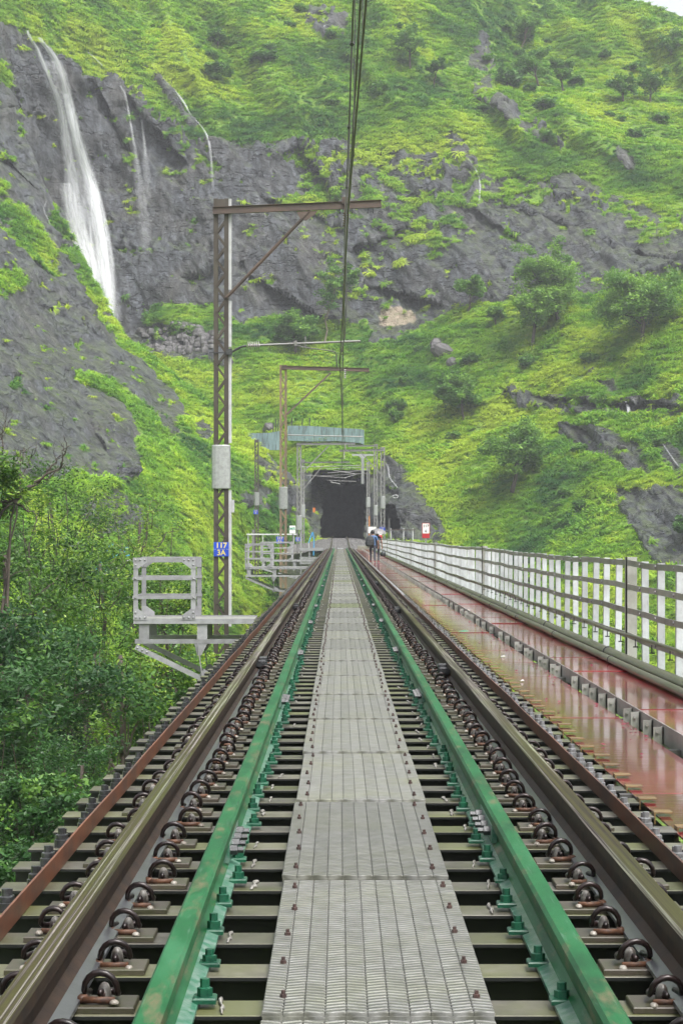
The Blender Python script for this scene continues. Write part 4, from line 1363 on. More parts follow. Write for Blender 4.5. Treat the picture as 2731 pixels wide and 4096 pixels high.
def ibeam(m, a, b_, hgt=0.2, wid=0.1):
    a, b_ = Vector(a), Vector(b_)
    up = Vector((0, 0, 1))
    m.bar(a + up*(hgt/2-0.006), b_ + up*(hgt/2-0.006), wid, 0.012)
    m.bar(a - up*(hgt/2-0.006), b_ - up*(hgt/2-0.006), wid, 0.012)
    m.bar(a, b_, 0.010, hgt-0.024)

def insulator(m, a, b_, n=6, r=0.085, core=0.03):
    a, b_ = Vector(a), Vector(b_)
    d = b_ - a
    pts, rr = [], []
    for k in range(n):
        t = (k+0.1)/n
        for f_, q in ((0.0, core), (0.30, r*0.95), (0.42, r), (0.55, core*1.2), (0.95, core)):
            pts.append(a + d*((k+f_)/n)); rr.append(q)
    m.tube(pts, rr, 12)

# ---- nearest mast
Y1, X1 = 54.4, -3.2 + CX
mast1 = lattice_mast((X1, Y1, 0), 10.42, -4.5, 0.40, 0.22, M_MAST, [(-1.2, 2.5), (3.78, 6.25), (6.4, 7.65), (7.95, 10.42)], 0.36,
    'nearest tall lattice mast, rusty with a white strip and a grey sleeve', (2.54, 3.73, 0.255))
m = MB(); ibeam(m, (-0.22, -0.17, 10.08), (4.34, -0.17, 10.27), 0.20, 0.10); m.build('cantilever_arm', M_ARM, mast1)
m = MB(); m.bar((0.15, -0.17, 7.72), (2.42, -0.17, 10.08), 0.012, 0.09, up=(0, 0, 1)); m.bar((0.15, -0.20, 7.72), (2.42, -0.20, 10.08), 0.06, 0.012, up=(0, 0, 1)); m.build('arm_brace', M_ARM, mast1)
m = MB(); m.prism([(2.05, 10.05), (2.62, 10.08), (2.55, 9.98), (2.30, 9.80), (2.15, 9.85)], 'y', -0.195, -0.185); m.build('gusset_plate', M_ARM, mast1)
m = MB(); m.box((3.28, -0.24, 10.26), (3.44, -0.10, 10.44)).box((3.34, -0.28, 9.98), (3.39, -0.23, 10.42)); m.build('hanger_bracket', M_ARM, mast1)
m = MB(); insulator(m, (3.365, -0.255, 10.02), (3.365, -0.255, 9.62), 6, 0.075); m.tube([(3.365, -0.255, 9.62), (3.39, -0.25, 9.45), (3.38, -0.25, 9.28)], 0.018, 6); m.build('arm_insulator', M_PORCBR, mast1, smooth=True)
for xx in (3.22, 3.56, 3.98, 4.12):
    MB().lathe([(0.014, -0.14), (0.02, -0.12), (0.02, -0.1), (0.012, -0.1), (0.012, 0.0)], (xx, -0.17, 10.2-0.06), 6).build('hook', M_BOLTDK, mast1)
# registration arm
m = MB(); m.tube([(0.28, -0.1, 6.25), (0.42, -0.1, 6.33), (0.56, -0.1, 6.40), (0.70, -0.1, 6.42)], 0.03, 8); m.box((0.14, -0.18, 6.17), (0.30, -0.05, 6.33)); m.box((-0.32, -0.14, 6.22), (0.2, -0.125, 6.245)); m.build('arm_bracket', M_BOLTDK, mast1, smooth=False)
m = MB(); insulator(m, (0.72, -0.1, 6.425), (1.06, -0.1, 6.44), 6, 0.12, 0.035); m.build('arm_insulator', M_PORC, mast1, smooth=True)
m = MB(); m.tube([(1.05, -0.1, 6.44), (3.78, -0.1, 6.55)], 0.032, 8); m.box((1.98, -0.15, 6.42), (2.06, -0.05, 6.56)); m.bar((2.29, -0.1, 6.36), (2.29, -0.1, 6.68), 0.025, 0.03); m.build('registration_tube', M_MASTGY, mast1, smooth=False)
m = MB(); m.tube([(2.02, -0.1, 6.44), (2.3, -0.1, 6.37), (2.95, -0.1, 6.29), (3.10, -0.1, 6.25), (3.13, -0.1, 6.05), (3.14, -0.1, 5.85)], 0.016, 6); m.build('steady_arm', M_WIRE, mast1)
# number plate
def number_plate(parent, x, y, z, w, h, top, bot, label, tsize):
    o = tag(empty('number_plate', (x, y, z)), label, 'sign')
    MB().box((-w/2, -0.006, 0.004), (w/2, 0.006, h/2), 0.0).build('upper_plate', M_BLUE, o)
    MB().box((-w/2, -0.006, -h/2), (w/2, 0.006, -0.004), 0.0).build('lower_plate', M_BLUE, o)
    MB().box((-w/2, -0.003, -0.004), (w/2, 0.003, 0.004)).build('divider', M_WTXT, o)
    link('lettering', text_mesh(top, tsize, M_YTXT, 0.02), o, loc=(0, -0.0085, h*0.25), rot=(R(90), 0, 0))
    link('lettering', text_mesh(bot, tsize, M_YTXT, 0.02), o, loc=(0, -0.0085, -h*0.26), rot=(R(90), 0, 0))
    if w > 0.3:
        for sx_ in (-0.3, 0.3):
            MB().lathe([(0.012, -0.016), (0.012, 0.0)], (sx_*w, 0, 0), 6, 'y').build('plate_bolt', M_BLACK, o)
    return o
number_plate(None, X1+0.01, Y1-0.16, 0.90, 0.41, 0.385, '117', '3A', 'blue plate reading 117 over 3A on the nearest mast', 0.205)
MB().box((-0.03, -0.02, 0), (0.05, 0.02, 0.34)).build('junction_box', M_STRIP, mast1, loc=(0.31, -0.05, 1.9))

# ---- farther masts: (F px of centre, distance, top py, sleeve py0-py1, material)
def far_mast(px, d, top_py, base_z, w, sl, label, mat=None, depth=0.2, lace=0.45):
    p = U(px, top_py, d)
    s = None
    if sl:
        s = (ZC + (VY-sl[1])/FPX*d, ZC + (VY-sl[0])/FPX*d, sl[2])
    return lattice_mast((p.x, d, 0), p.z, base_z, w, depth, mat, False, lace, label, s), p
def arm(o, p, x0px, x1px, py0, py1, d, hgt=0.2, mat=None, name='cantilever_arm'):
    a, b_ = U(x0px, py0, d-0.18), U(x1px, py1, d-0.18)
    m = MB(); ibeam(m, a - o.location, b_ - o.location, hgt, 0.1)
    return m.build(name, mat or M_MASTGY, o)
def brace(o, a, b_, d, t=0.08, mat=None, name='arm_brace'):
    m = MB(); m.bar(U(*a, d-0.2) - o.location, U(*b_, d-0.2) - o.location, t*0.4, t)
    return m.build(name, mat or M_MASTGY, o)
mast2, p2 = far_mast(1133, 108, 1460, -4.0, 0.39, (1948, 2036, 0.245), 'second lattice mast along the bridge, orange-brown with a grey sleeve', simple('orange_rust_mast', (0.17, 0.115, 0.065), (0.10, 0.075, 0.05), rough=0.55, scale=1.6, vec_scale=(1, 1, 0.35)))
arm(mast2, p2, 1128, 1476, 1470, 1480, 108, 0.2, M_ARM)
brace(mast2, (1146, 1658), (1322, 1492), 108, 0.09, M_ARM)
def ins_v(o, px, py0, py1, d, r=0.075):
    m = MB(); insulator(m, U(px, py0, d-0.2) - o.location, U(px, py1, d-0.2) - o.location, 5, r)
    return m.build('arm_insulator', M_PORC, o, smooth=True)
ins_v(mast2, 1379, 1478, 1515, 108)
def reg(o, x0, x1, y0, y1, d, r=0.03):
    m = MB(); m.tube([U(x0, y0, d-0.2) - o.location, U(x1, y1, d-0.2) - o.location], r, 6)
    return m.build('registration_tube', M_MASTGY, o)
reg(mast2, 1150, 1451, 1740, 1747, 108, 0.034)
number_plate(None, U(1120, 2160, 107.6).x, 107.55, U(0, 2160, 107.6).z, 0.40, 0.37, '117', '5A', 'blue plate reading 117 over 5A on the second mast', 0.195)
mast3, p3 = far_mast(1196, 180, 1774, -3.0, 0.42, (2062, 2120, 0.29), 'third lattice mast on the left, grey, near the end of the bridge', M_MASTGY)
arm(mast3, p3, 1187, 1420, 1776, 1774, 180, 0.2)
brace(mast3, (1204, 1898), (1312, 1785), 180, 0.09)
ins_v(mast3, 1380, 1776, 1800, 180, 0.1)
reg(mast3, 1205, 1440, 1868, 1862, 180)
number_plate(None, U(1191, 2157, 179.5).x, 179.45, U(0, 2157, 179.5).z, 0.40, 0.37, '117', '7A', 'blue plate reading 117 over 7A on the third mast, beside the white-posted ladder', 0.19)
mast4, p4 = far_mast(1211, 196, 1838, -1.5, 0.36, (2018, 2070, 0.24), 'grey lattice mast just behind the third one on the left', M_MASTGY)
arm(mast4, p4, 1205, 1398, 1850, 1848, 196, 0.14)
brace(mast4, (1214, 1955), (1292, 1862), 196, 0.08)
mast5, p5 = far_mast(1027, 190, 1758, -2.5, 0.40, (1969, 2022, 0.24), 'dark lattice mast standing apart on the grassy slope at left', M_MAST)
MB().box((-0.35, -0.05, 3.5), (-0.1, 0.05, 6.2)).build('mast_base_post', M_MASTGY, mast5, loc=(-0.1, 0, -4.4))
number_plate(None, U(1023, 2048, 189.6).x, 189.6, U(0, 2048, 189.6).z, 0.42, 0.40, '117', '9', 'blue plate on the dark mast on the left slope', 0.2)
mast6, p6 = far_mast(1530, 203, 1788, -1.0, 0.46, (1986, 2034, 0.27), 'rightmost lattice mast beside the tunnel, grey with a wide sleeve', M_MASTGY)
arm(mast6, p6, 1358, 1534, 1803, 1800, 203, 0.22)
brace(mast6, (1524, 1898), (1440, 1808), 203, 0.09)
ins_v(mast6, 1376, 1803, 1838, 203, 0.1)
mast7, p7 = far_mast(1502, 214, 1776, -1.0, 0.42, (2021, 2062, 0.24), 'middle lattice mast right of the tunnel, thin and grey', M_MASTGY)
arm(mast7, p7, 1390, 1506, 1784, 1783, 214, 0.16)
reg(mast7, 1300, 1490, 1876, 1868, 214)
mast8, p8 = far_mast(1472, 224, 1848, -0.5, 0.36, (1990, 2028, 0.24), 'lattice mast nearest the tunnel mouth on its right, with orange foot', M_MASTGY)
MB().box((0.08, -0.125, 0.3), (0.17, -0.115, 3.4)).build('orange_band', M_ORANGE, mast8)
reg(mast8, 1310, 1475, 1892, 1880, 224, 0.04); reg(mast8, 1270, 1470, 1905, 1893, 224, 0.03); reg(mast8, 1308, 1424, 1921, 1926, 224, 0.035)
reg(mast7, 1322, 1360, 1928, 1936, 216, 0.05); reg(mast6, 1335, 1425, 1882, 1896, 206, 0.035); reg(mast8, 1376, 1430, 1912, 1896, 222, 0.04)
reg(mast4, 1214, 1385, 1900, 1912, 198, 0.03)
number_plate(None, U(1529, 2117, 202).x, 202.0, U(0, 2117, 202).z, 0.52, 0.44, '117', '8', 'blue plate on the rightmost mast beside the tunnel', 0.2)
for k, (px, lab) in enumerate(((1480, 'left of two white boards beside the tunnel mouth'), (1496, 'right of two white boards beside the tunnel mouth'))):
    o = tag(empty('white_board', U(px, 2120, 200)), lab, 'sign')
    MB().box((-0.20, -0.02, -0.32), (0.20, 0.02, 0.32)).build('board', M_WTXT, o)
    MB().box((-0.235, 0.021, -0.355), (0.235, 0.03, 0.355)).build('frame', M_BLACK, o)
    if k == 0:
        MB().box((0.22, -0.05, -1.55), (0.34, 0.05, -0.36)).build('post', M_ORANGE, o)
# lamp post over the tunnel mouth
o = tag(empty('drop_post', U(1450, 1850, 226)), 'grey drop post with a wide head hanging above the tunnel mouth', 'post')
MB().box((-0.16, -0.1, -2.4), (0.16, 0.1, 0.5)).build('stem', M_SLEEVE, o)
MB().box((-1.2, -0.08, 0.75), (1.2, 0.08, 0.95)).prism([(-0.16, 0.5), (0.16, 0.5), (0.45, 0.75), (-0.45, 0.75)], 'y', -0.08, 0.08).build('head', M_SLEEVE, o)

# ---- wires
def wire(name, pts, r, label, n=14, mat=None, sag=None):
    out = []
    for (a, b_) in zip(pts[:-1], pts[1:]):
        a, b_ = Vector(a), Vector(b_)
        sg = sag if sag is not None else 0.0
        for k in range(n):
            t = k/n
            p = a.lerp(b_, t); p.z -= 4*sg*t*(1-t)
            out.append(p)
    out.append(Vector(pts[-1]))
    m = MB(); m.tube(out, r, 6)
    return tag(m.build(name, mat or M_WIRE, smooth=True), label, 'wire', 'overhead line wires')
MW = [(0.28+CX, -2, 9.9), (0.15+CX, 54.2, 9.33), (0.17+CX, 107.8, 9.45), (0.24+CX, 179.8, 9.0), (0.35+CX, 228, 8.2), (0.35+CX, 262, 6.8)]
wire('messenger_wire', MW, 0.016, 'upper messenger wire of the overhead line, hung from the mast arms', 16, sag=0.55)
wire('contact_wire', [(0.36+CX, -2, 6.25), (0.25+CX, 18.4, 6.22), (0.14+CX, 30, 6.2), (0.02+CX, 54.2, 5.92), (0.25+CX, 108, 5.95), (0.05+CX, 180, 6.2), (0.3+CX, 262, 6.3)], 0.013, 'lower contact wire of the overhead line above the track', 8, sag=0.0)
wire('feeder_cable', [(0.40+CX, -2, 9.0), (0.29+CX, 26.5, 8.5), (0.17+CX, 53.8, 8.9), (0.13+CX, 80, 7.4), (0.22+CX, 107.8, 8.3)], 0.018, 'black feeder cable running beside the messenger wire', 10, sag=0.12)
wire('jumper_cable', [(0.17+CX, 53.6, 9.2), (0.20+CX, 53.8, 7.6), (0.15+CX, 54.0, 6.6), (0.02+CX, 54.1, 6.1), (0.0+CX, 54.2, 5.93)], 0.017, 'black jumper cable hanging down at the nearest mast', 6)
def mz(y, pts, sg=0.55):
    for a, b_ in zip(pts[:-1], pts[1:]):
        if a[1] <= y <= b_[1]:
            t = (y-a[1])/(b_[1]-a[1])
            return a[0]+(b_[0]-a[0])*t, a[2]+(b_[2]-a[2])*t-4*sg*t*(1-t)
CWp = [(0.36+CX, -2, 6.25), (0.25+CX, 18.4, 6.22), (0.14+CX, 30, 6.2), (0.02+CX, 54.2, 5.92), (0.25+CX, 108, 5.95), (0.05+CX, 180, 6.2)]
for j, y in enumerate((20.0, 25.5, 31.5, 38.0, 45.0, 63, 72, 82, 92)):
    a = mz(y, MW); b_ = mz(y, CWp, 0.0)
    m = MB(); m.tube([(a[0], y, a[1]), (b_[0], y, b_[1])], 0.006, 4)
    m.tube([(a[0], y-0.03, a[1]-0.03), (a[0], y+0.03, a[1]+0.03)], 0.035, 6)
    tag(m.build('dropper', M_WIRE), 'thin dropper between the overhead wires, number %s from the camera' % ('first second third fourth fifth sixth seventh eighth ninth'.split()[j],), 'wire', 'droppers of the overhead line')

# ------------------------------------------------------------------ refuge platforms on the left
def rivet_at(parent, p, r=0.017):
    link('rivet', RIVY, parent, loc=p, scl=(r/0.016,)*3)
RIVY = MB().lathe([(0.016, 0), (0.013, -0.009), (0.004, -0.013)], (0, 0, 0), 8, 'y').mesh('rivet', M_ALUM, True)
def refuge(y, xo, xi, dep, label, rivets=True, xdeck=-1.36):
    """railed platform bracketed off the girder; xo outer side, xi inner post"""
    o = tag(empty('refuge_platform', (xi, y, 0)), label, 'platform', 'refuge platforms left of the track')
    X = lambda x: x - xi
    for q, yy in enumerate((0.0, dep)):
        for k, x in enumerate((xo, xi)):
            s_ = 1 if k == 0 else -1
            m = MB(); m.box((X(x), yy, 0.08), (X(x)+s_*0.07, yy+0.008, 0.95)); m.box((X(x), yy+0.008, 0.08), (X(x)+s_*0.008, yy+0.07, 0.95))
            m.build('post', M_ALUM, o)
            for zz, up in ((0.95, -1), (0.03, 1)):
                m = MB(); w = 0.20*s_
                m.prism([(X(x), zz), (X(x)+w, zz), (X(x)+w, zz+up*0.07), (X(x)+0.075*s_, zz+up*0.16), (X(x), zz+up*0.16)], 'y', yy-0.010, yy-0.002)
                g = m.build('gusset', M_ALUM, o)
                if rivets and q == 0:
                    for dx, dz in ((0.035, 0.035), (0.10, 0.035), (0.17, 0.035), (0.035, 0.11)):
                        rivet_at(g, (X(x)+dx*s_, yy-0.010, zz+up*dz))
        for zz in (0.36, 0.64):
            m = MB(); m.box((X(xo)-0.012, yy-0.012, zz-0.022), (X(xi)+0.012, yy-0.004, zz+0.022)); m.box((X(xo)-0.012, yy-0.004, zz+0.014), (X(xi)+0.012, yy+0.036, zz+0.022))
            r_ = m.build('rail_bar', M_ALUM, o)
            if rivets and q == 0:
                rivet_at(r_, (X(xo)+0.03, yy-0.012, zz)); rivet_at(r_, (X(xi)-0.03, yy-0.012, zz))
        MB().box((X(xo), yy-0.001, 0.88), (X(xi), yy+0.008, 0.95)).box((X(xo), yy+0.008, 0.942), (X(xi), yy+0.07, 0.95)).build('top_rail', M_ALUM, o)
        MB().box((X(xo), yy+0.001, -0.03), (X(xdeck), yy+0.010, 0.045)).box((X(xo), yy+0.010, 0.037), (X(xdeck), yy+0.08, 0.045)).build('deck_edge', M_ALUM, o)
        # bracket under the platform
        MB().box((X(xo)+0.02, yy+0.02, -0.325), (X(xdeck)+0.3, yy+0.03, -0.26)).box((X(xo)+0.02, yy+0.03, -0.268), (X(xdeck)+0.3, yy+0.10, -0.26)).build('bracket_beam', M_ALUM, o)
        for x in (xo+0.08, xi+0.02):
            MB().box((X(x), yy+0.03, -0.26), (X(x)+0.15, yy+0.04, -0.03)).build('stool_plate', M_ALUM, o)
        m = MB(); m.prism([(X(xo)+0.02, -0.325), (X(xo)+0.18, -0.325), (X(xo)+0.20, -0.42), (X(xi)+0.12, -0.82), (X(xi)+0.06, -0.87), (X(xo)+0.02, -0.40)], 'y', yy+0.012, yy+0.022)
        d_ = MB().bar((X(xo)+0.03, yy+0.02, -0.37), (X(xi)+0.08, yy+0.02, -0.84), 0.012, 0.075)
        dg_ = d_.build('bracket_strut', M_ALUM, o)
        if rivets and q == 0:
            for t_ in (0.03, 0.1, 0.17):
                rivet_at(dg_, (X(xo)+0.03+t_*1.0, yy+0.012, -0.37-t_*0.47))
        MB().bar((X(xi)+0.03, yy+0.02, -0.32), (X(xi)+0.10, yy+0.02, -0.84), 0.012, 0.07).prism([(X(xi)-0.02, -0.325), (X(xi)+0.17, -0.325), (X(xi)+0.08, -0.5), (X(xi)+0.02, -0.5)], 'y', yy+0.026, yy+0.034).prism([(X(xi)+0.0, -0.84), (X(xi)+0.12, -0.70), (X(xi)+0.25, -0.78), (X(xi)+0.22, -0.9), (X(xi)+0.05, -0.92)], 'y', yy+0.036, yy+0.044).build('bracket_leg', M_ALUM, o)
        MB().bar((X(xi)+0.1, yy+0.02, -0.84), (X(-1.0), yy+0.02, -1.0), 0.05, 0.08).build('girder_tie', M_ALUM, o)
    # outer side rails
    for zz in (0.36, 0.64, 0.915):
        MB().box((X(xo)-0.010, 0.0, zz-0.024), (X(xo)-0.002, dep+0.06, zz+0.024)).build('side_bar', M_ALUM, o)
    # floor planks
    nf = 4
    for k in range(nf):
        a = 0.085 + (dep-0.09)*k/nf
        MB().box((X(xo)+0.01, a, 0.0), (X(xdeck), a+(dep-0.09)/nf-0.012, 0.03)).build('floor_plank', M_FENCEBAR, o)
    return o
refuge(29.6, -3.04+CX, -2.12+CX, 1.25, 'nearest silver refuge platform with a square riveted guard frame, left of the track')
refuge(77.0, -3.62+CX, -2.58+CX, 2.2, 'second silver refuge platform, just right of the nearest mast', True)
refuge(99.0, -3.9+CX, -2.30+CX, 2.0, 'third silver refuge platform, behind the second mast', False)
o = tag(empty('landing_frame', (-1.6, 165, 0)), 'low silver landing beams beside the far end of the bridge', 'platform')
MB().box((-1.75, 0, -0.02), (0.2, 0.08, 0.22)).build('upper_beam', M_ALUM, o)
MB().box((-1.75, 0, -0.72), (0.1, 0.08, -0.52)).build('middle_beam', M_ALUM, o)
MB().box((-1.75, 0, -1.12), (-0.1, 0.08, -0.96)).build('lower_beam', M_ALUM, o)
for x in (-1.7, -1.0):
    MB().box((x, 0.09, -2.5), (x+0.1, 0.17, 1.4 if x < -1.5 else 0.0)).build('post', M_ALUM, o)
o = tag(empty('slope_handrail', U(1100, 2140, 176)), 'low pale handrail across the grassy slope behind the second mast', 'handrail')
MB().box((-2.5, 0, 0), (1.9, 0.06, 0.12)).build('top_bar', M_STRIP, o)
for x in (-2.4, -1.1, 0.2, 1.6):
    MB().box((x, 0.065, -0.8), (x+0.08, 0.12, 0.0)).build('post', M_STRIP, o)

# ------------------------------------------------------------------ signs
def mr_sign():
    p = U(1170, 2118, 170)
    o = tag(empty('letter_sign', (p.x, 170, p.z)), 'small white board with green letters MR on a black post', 'sign')
    MB().box((-0.26, -0.01, -0.33), (0.26, 0.01, 0.33)).build('board', M_WTXT, o)
    link('lettering', text_mesh('MR', 0.36, M_GTXT, 0.02), o, loc=(0, -0.014, 0.05), rot=(R(90), 0, 0))
    MB().box((-0.035, 0.012, -1.5), (0.035, 0.06, -0.3)).build('post', M_BLACK, o)
mr_sign()
def km_sign():
    d = 69.5
    p = U(1700, 2152, d)
    s = d/FPX
    o = tag(empty('distance_sign', (FXX+0.06, d, p.z)), 'white and red distance sign reading 117 over 6 above the railing', 'sign')
    w, h = 30*s, 60*s
    MB().box((-w/2, -0.006, 0), (w/2, 0.006, h)).build('red_board', M_RED, o)
    MB().box((-w/2+0.018, -0.0105, h*0.31), (w/2-0.018, -0.0065, h-0.018)).build('white_field', M_WTXT, o)
    MB().box((-w/2+0.02, -0.0125, h*0.615), (w/2-0.02, -0.0108, h*0.62)).build('divider', M_BLACK, o)
    link('lettering', text_mesh('117', 0.135, M_BLACK, 0.03), o, loc=(0, -0.0135, h*0.79), rot=(R(90), 0, 0))
    link('lettering', text_mesh('6', 0.135, M_BLACK, 0.03), o, loc=(0, -0.0135, h*0.46), rot=(R(90), 0, 0))
    MB().box((-0.02, 0.008, -0.9), (0.02, 0.03, h*0.5)).build('post', M_ALUM, o)
km_sign()
o = tag(empty('marker_sign', U(1521, 2148, 150)), 'tiny white and red marker sign beside the umbrella', 'sign')
MB().box((-0.12, -0.01, 0.14), (0.12, 0.01, 0.36)).build('white_field', M_WTXT, o)
MB().box((-0.13, -0.008, -0.14), (0.13, 0.012, 0.135)).build('red_field', M_RED, o)
MB().box((-0.03, 0.014, -1.3), (0.03, 0.05, 0.1)).build('post', M_ALUM, o)
link('lettering', text_mesh('7', 0.16, M_BLACK, 0.02), o, loc=(0, -0.014, 0.26), rot=(R(90), 0, 0))
o = tag(empty('black_post', U(1554, 2160, 140)), 'plain black post standing behind the far railing', 'post')
MB().box((-0.045, -0.04, -1.2), (0.045, 0.04, 1.52), 0.01).build('shaft', M_BLACK, o)
MB().box((0.05, -0.02, 0.4), (0.062, 0.02, 1.5)).build('edge_strip', M_STRIP, o)
o = tag(empty('warning_board', U(1256, 2040, 228)), 'small orange board fixed to the rock left of the tunnel mouth', 'sign')
MB().box((-0.12, -0.02, -0.26), (0.12, 0.02, 0.26)).build('board', M_ORANGE, o)
MB().box((-0.03, 0.02, -0.1), (0.03, 1.2, 0.0)).build('bracket', M_BLACK, o)
for k in range(3):
    MB().box((-0.08, -0.028, 0.14-0.14*k), (0.08, -0.022, 0.19-0.14*k)).build('marking', M_RED, o)
# pale blue ladder frame and tank near the far left end of the bridge
o = tag(empty('blue_ladder', U(1250, 2215, 178)), 'light blue ladder frame leaning beside the far end of the bridge', 'ladder')
B = o.location
MB().bar(U(1251, 2128, 178)-B, U(1256, 2160, 178)-B, 0.1, 0.1).bar(U(1256, 2160, 178)-B, U(1254, 2222, 178)-B, 0.1, 0.1).build('rail', M_CYANBL, o)
MB().bar(U(1250, 2128, 178.6)-B, U(1234, 2172, 178.6)-B, 0.09, 0.09).build('rail', M_CYANBL, o)
MB().bar(U(1235, 2172, 178.3)-B, U(1239, 2222, 178.3)-B, 0.09, 0.09).build('rail', M_STRIP, o)
o = tag(empty('water_tank', U(1268, 2210, 182)), 'dark blue box tank at the far left end of the bridge', 'tank')
MB().box((-0.45, 0, -0.45), (0.35, 0.7, 0.3), 0.04).build('tank_body', simple('dark_blue_tank', (0.03, 0.085, 0.19), (0.025, 0.07, 0.15), rough=0.4, scale=5), o)
MB().box((-0.48, -0.03, 0.305), (0.38, 0.73, 0.36)).build('lid', M_BLACK, o)
# blue stair rails glimpsed through the trees at left
o = tag(empty('blue_staircase', U(480, 2330, 120)), 'bright blue stair rails glimpsed through the trees on the left', 'staircase')
B = o.location
for a, b_ in (((398, 2260), (452, 2160)), ((452, 2160), (452, 2240)), ((398, 2260), (398, 2320)), ((420, 2245), (500, 2205)), ((360, 2300), (410, 2255)), ((470, 2230), (520, 2220)), ((480, 2200), (515, 2190)), ((425, 2300), (425, 2230))):
    MB().bar(U(*a, 120)-B, U(*b_, 120)-B, 0.07, 0.07).build('rail', M_CYANBL, o)
MB().bar(U(385, 2318, 120.5)-B, U(520, 2240, 120.5)-B, 1.2, 0.1).build('tread_slope', M_STRIP, o)
# ------------------------------------------------------------------ hill details: water, wall, boulders, ballast
def ground_at(S, px, py):
    k = np.argmin((S['PX']-px)**2 + (S['PY']-py)**2)
    i, j = np.unravel_index(k, S['PX'].shape)
    return Vector(S['P'][i, j]), Vector(S['N'][i, j])

def mat_fall():
    m, n, l, b = new_mat('falling_water')
    au = n.new('ShaderNodeAttribute'); au.attribute_name = 'across'
    av = n.new('ShaderNodeAttribute'); av.attribute_name = 'along'
    ad = n.new('ShaderNodeAttribute'); ad.attribute_name = 'dens'
    cb_ = n.new('ShaderNodeCombineXYZ'); l.new(au.outputs['Fac'], cb_.inputs[0]); l.new(av.outputs['Fac'], cb_.inputs[1])
    mp = n.new('ShaderNodeMapping'); mp.inputs['Scale'].default_value = (2.6, 0.22, 1); l.new(cb_.outputs[0], mp.inputs[0])
    t = n.new('ShaderNodeTexNoise'); t.inputs['Scale'].default_value = 1.0; t.inputs['Detail'].default_value = 6; t.inputs['Roughness'].default_value = 0.62
    l.new(mp.outputs[0], t.inputs['Vector'])
    e = n.new('ShaderNodeAttribute'); e.attribute_name = 'edge'
    k = n.new('ShaderNodeMath'); k.operation = 'MULTIPLY'
    r = ramp(n, l, t.outputs['Fac'], [(0.22, 0.0), (0.72, 1.0)])
    l.new(r.outputs[0], k.inputs[0]); l.new(e.outputs['Fac'], k.inputs[1])
    k2 = n.new('ShaderNodeMath'); k2.operation = 'MULTIPLY'; l.new(k.outputs[0], k2.inputs[0]); l.new(ad.outputs['Fac'], k2.inputs[1])
    l.new(k2.outputs[0], b.inputs['Alpha'])
    b.inputs['Base Color'].default_value = (0.66, 0.68, 0.70, 1)
    b.inputs['Roughness'].default_value = 0.6
    b.inputs['Subsurface Weight'].default_value = 0.0
    return m
M_FALL = mat_fall()

def waterfall(label, strands, S=None):
    """strands: ([(Dx, Dy, width_D, density)], off metres in front of the rock)"""
    S = S or HILL
    o = tag(empty('waterfall', ground_at(S, strands[0][0][0][0]*D2F, strands[0][0][0][1]*D2F)[0]), label, 'waterfall')
    for path, off in strands:
        pts = np.array(path, float)
        tt = np.linspace(0, 1, 60)
        sp = np.linspace(0, 1, len(pts))
        xs, ys, ws, dn = (np.interp(tt, sp, pts[:, c]) for c in range(4))
        xs = np.convolve(np.pad(xs, 3, mode='edge'), np.ones(7)/7, 'valid'); 
        ds = np.array([ground_at(S, x*D2F, y*D2F)[0].y for x, y in zip(xs, ys)])
        ds = np.minimum(np.convolve(np.pad(ds, 4, mode='edge'), np.ones(9)/9, 'valid'), ds) - off
        ds = np.convolve(np.pad(ds, 2, mode='edge'), np.ones(5)/5, 'valid')
        nc = 9
        V, A, B_, E, Dn = [], [], [], [], []
        L = 0
        for i in range(60):
            if i: L += math.hypot(xs[i]-xs[i-1], ys[i]-ys[i-1])*D2F/FPX*ds[i]
            wm = ws[i]*D2F/FPX*ds[i]
            for c in range(nc):
                u = c/(nc-1)-0.5
                p = U((xs[i]+u*ws[i])*D2F, ys[i]*D2F, ds[i] - 0.25*wm*(1-4*u*u)*0.5)
                V.append(tuple(p - o.location)); A.append(u*wm); B_.append(L); E.append((1-abs(2*u)**2.2)); Dn.append(dn[i]*min(1, (59-i)/4+0.15))
        F_ = grid_faces(60, nc)
        me = np_mesh('water_strand', V, F_, M_FALL)
        fattr(me, 'across', A); fattr(me, 'along', B_); fattr(me, 'edge', E); fattr(me, 'dens', Dn)
        link('water_strand', me, o)
    return o
waterfall('tall white twin waterfall plunging down the cliff at upper left', [
    ([(60,70,8,0.9),(84,110,12,0.9),(118,188,14,0.9),(142,250,18,0.85),(152,330,26,0.75),(164,410,34,0.7),(172,500,46,0.65),(190,570,58,0.6),(212,640,62,0.55),(236,710,50,0.5),(246,745,36,0.45)], 0.9),
    ([(86,86,12,1.0),(112,112,20,1.0),(136,150,24,1.0),(152,200,24,1.0),(164,260,26,1.0),(178,330,30,1.0),(198,390,34,1.0),(214,440,36,1.0),(232,520,40,0.8),(244,600,42,0.7),(251,680,36,0.65),(254,745,28,0.6)], 1.4),
    ([(150,215,16,1.0),(160,260,20,1.0),(176,330,20,1.0),(200,400,22,1.0),(222,470,20,0.8),(238,560,22,0.7),(247,640,22,0.6),(252,735,18,0.5)], 1.7),
    ([(110,140,50,0.35),(150,260,60,0.35),(185,400,80,0.4),(205,540,100,0.5),(225,660,100,0.5),(245,745,80,0.45)], 2.2),
    ([(150,420,30,0.5),(170,520,60,0.5),(200,600,80,0.5),(230,700,70,0.45),(246,745,60,0.4)], 1.1)])
waterfall('thin stream tumbling over the rock lip right of the tall waterfall', [
    ([(348,146,2.7,0.42),(372,178,5.4,0.52),(400,205,5.4,0.56),(424,235,7.2,0.59),(436,262,3.6,0.35),(460,285,3.6,0.35),(476,310,6.3,0.56),(484,345,7.2,0.49),(487,390,7.2,0.32),(490,440,8.1,0.17)], 0.5)])
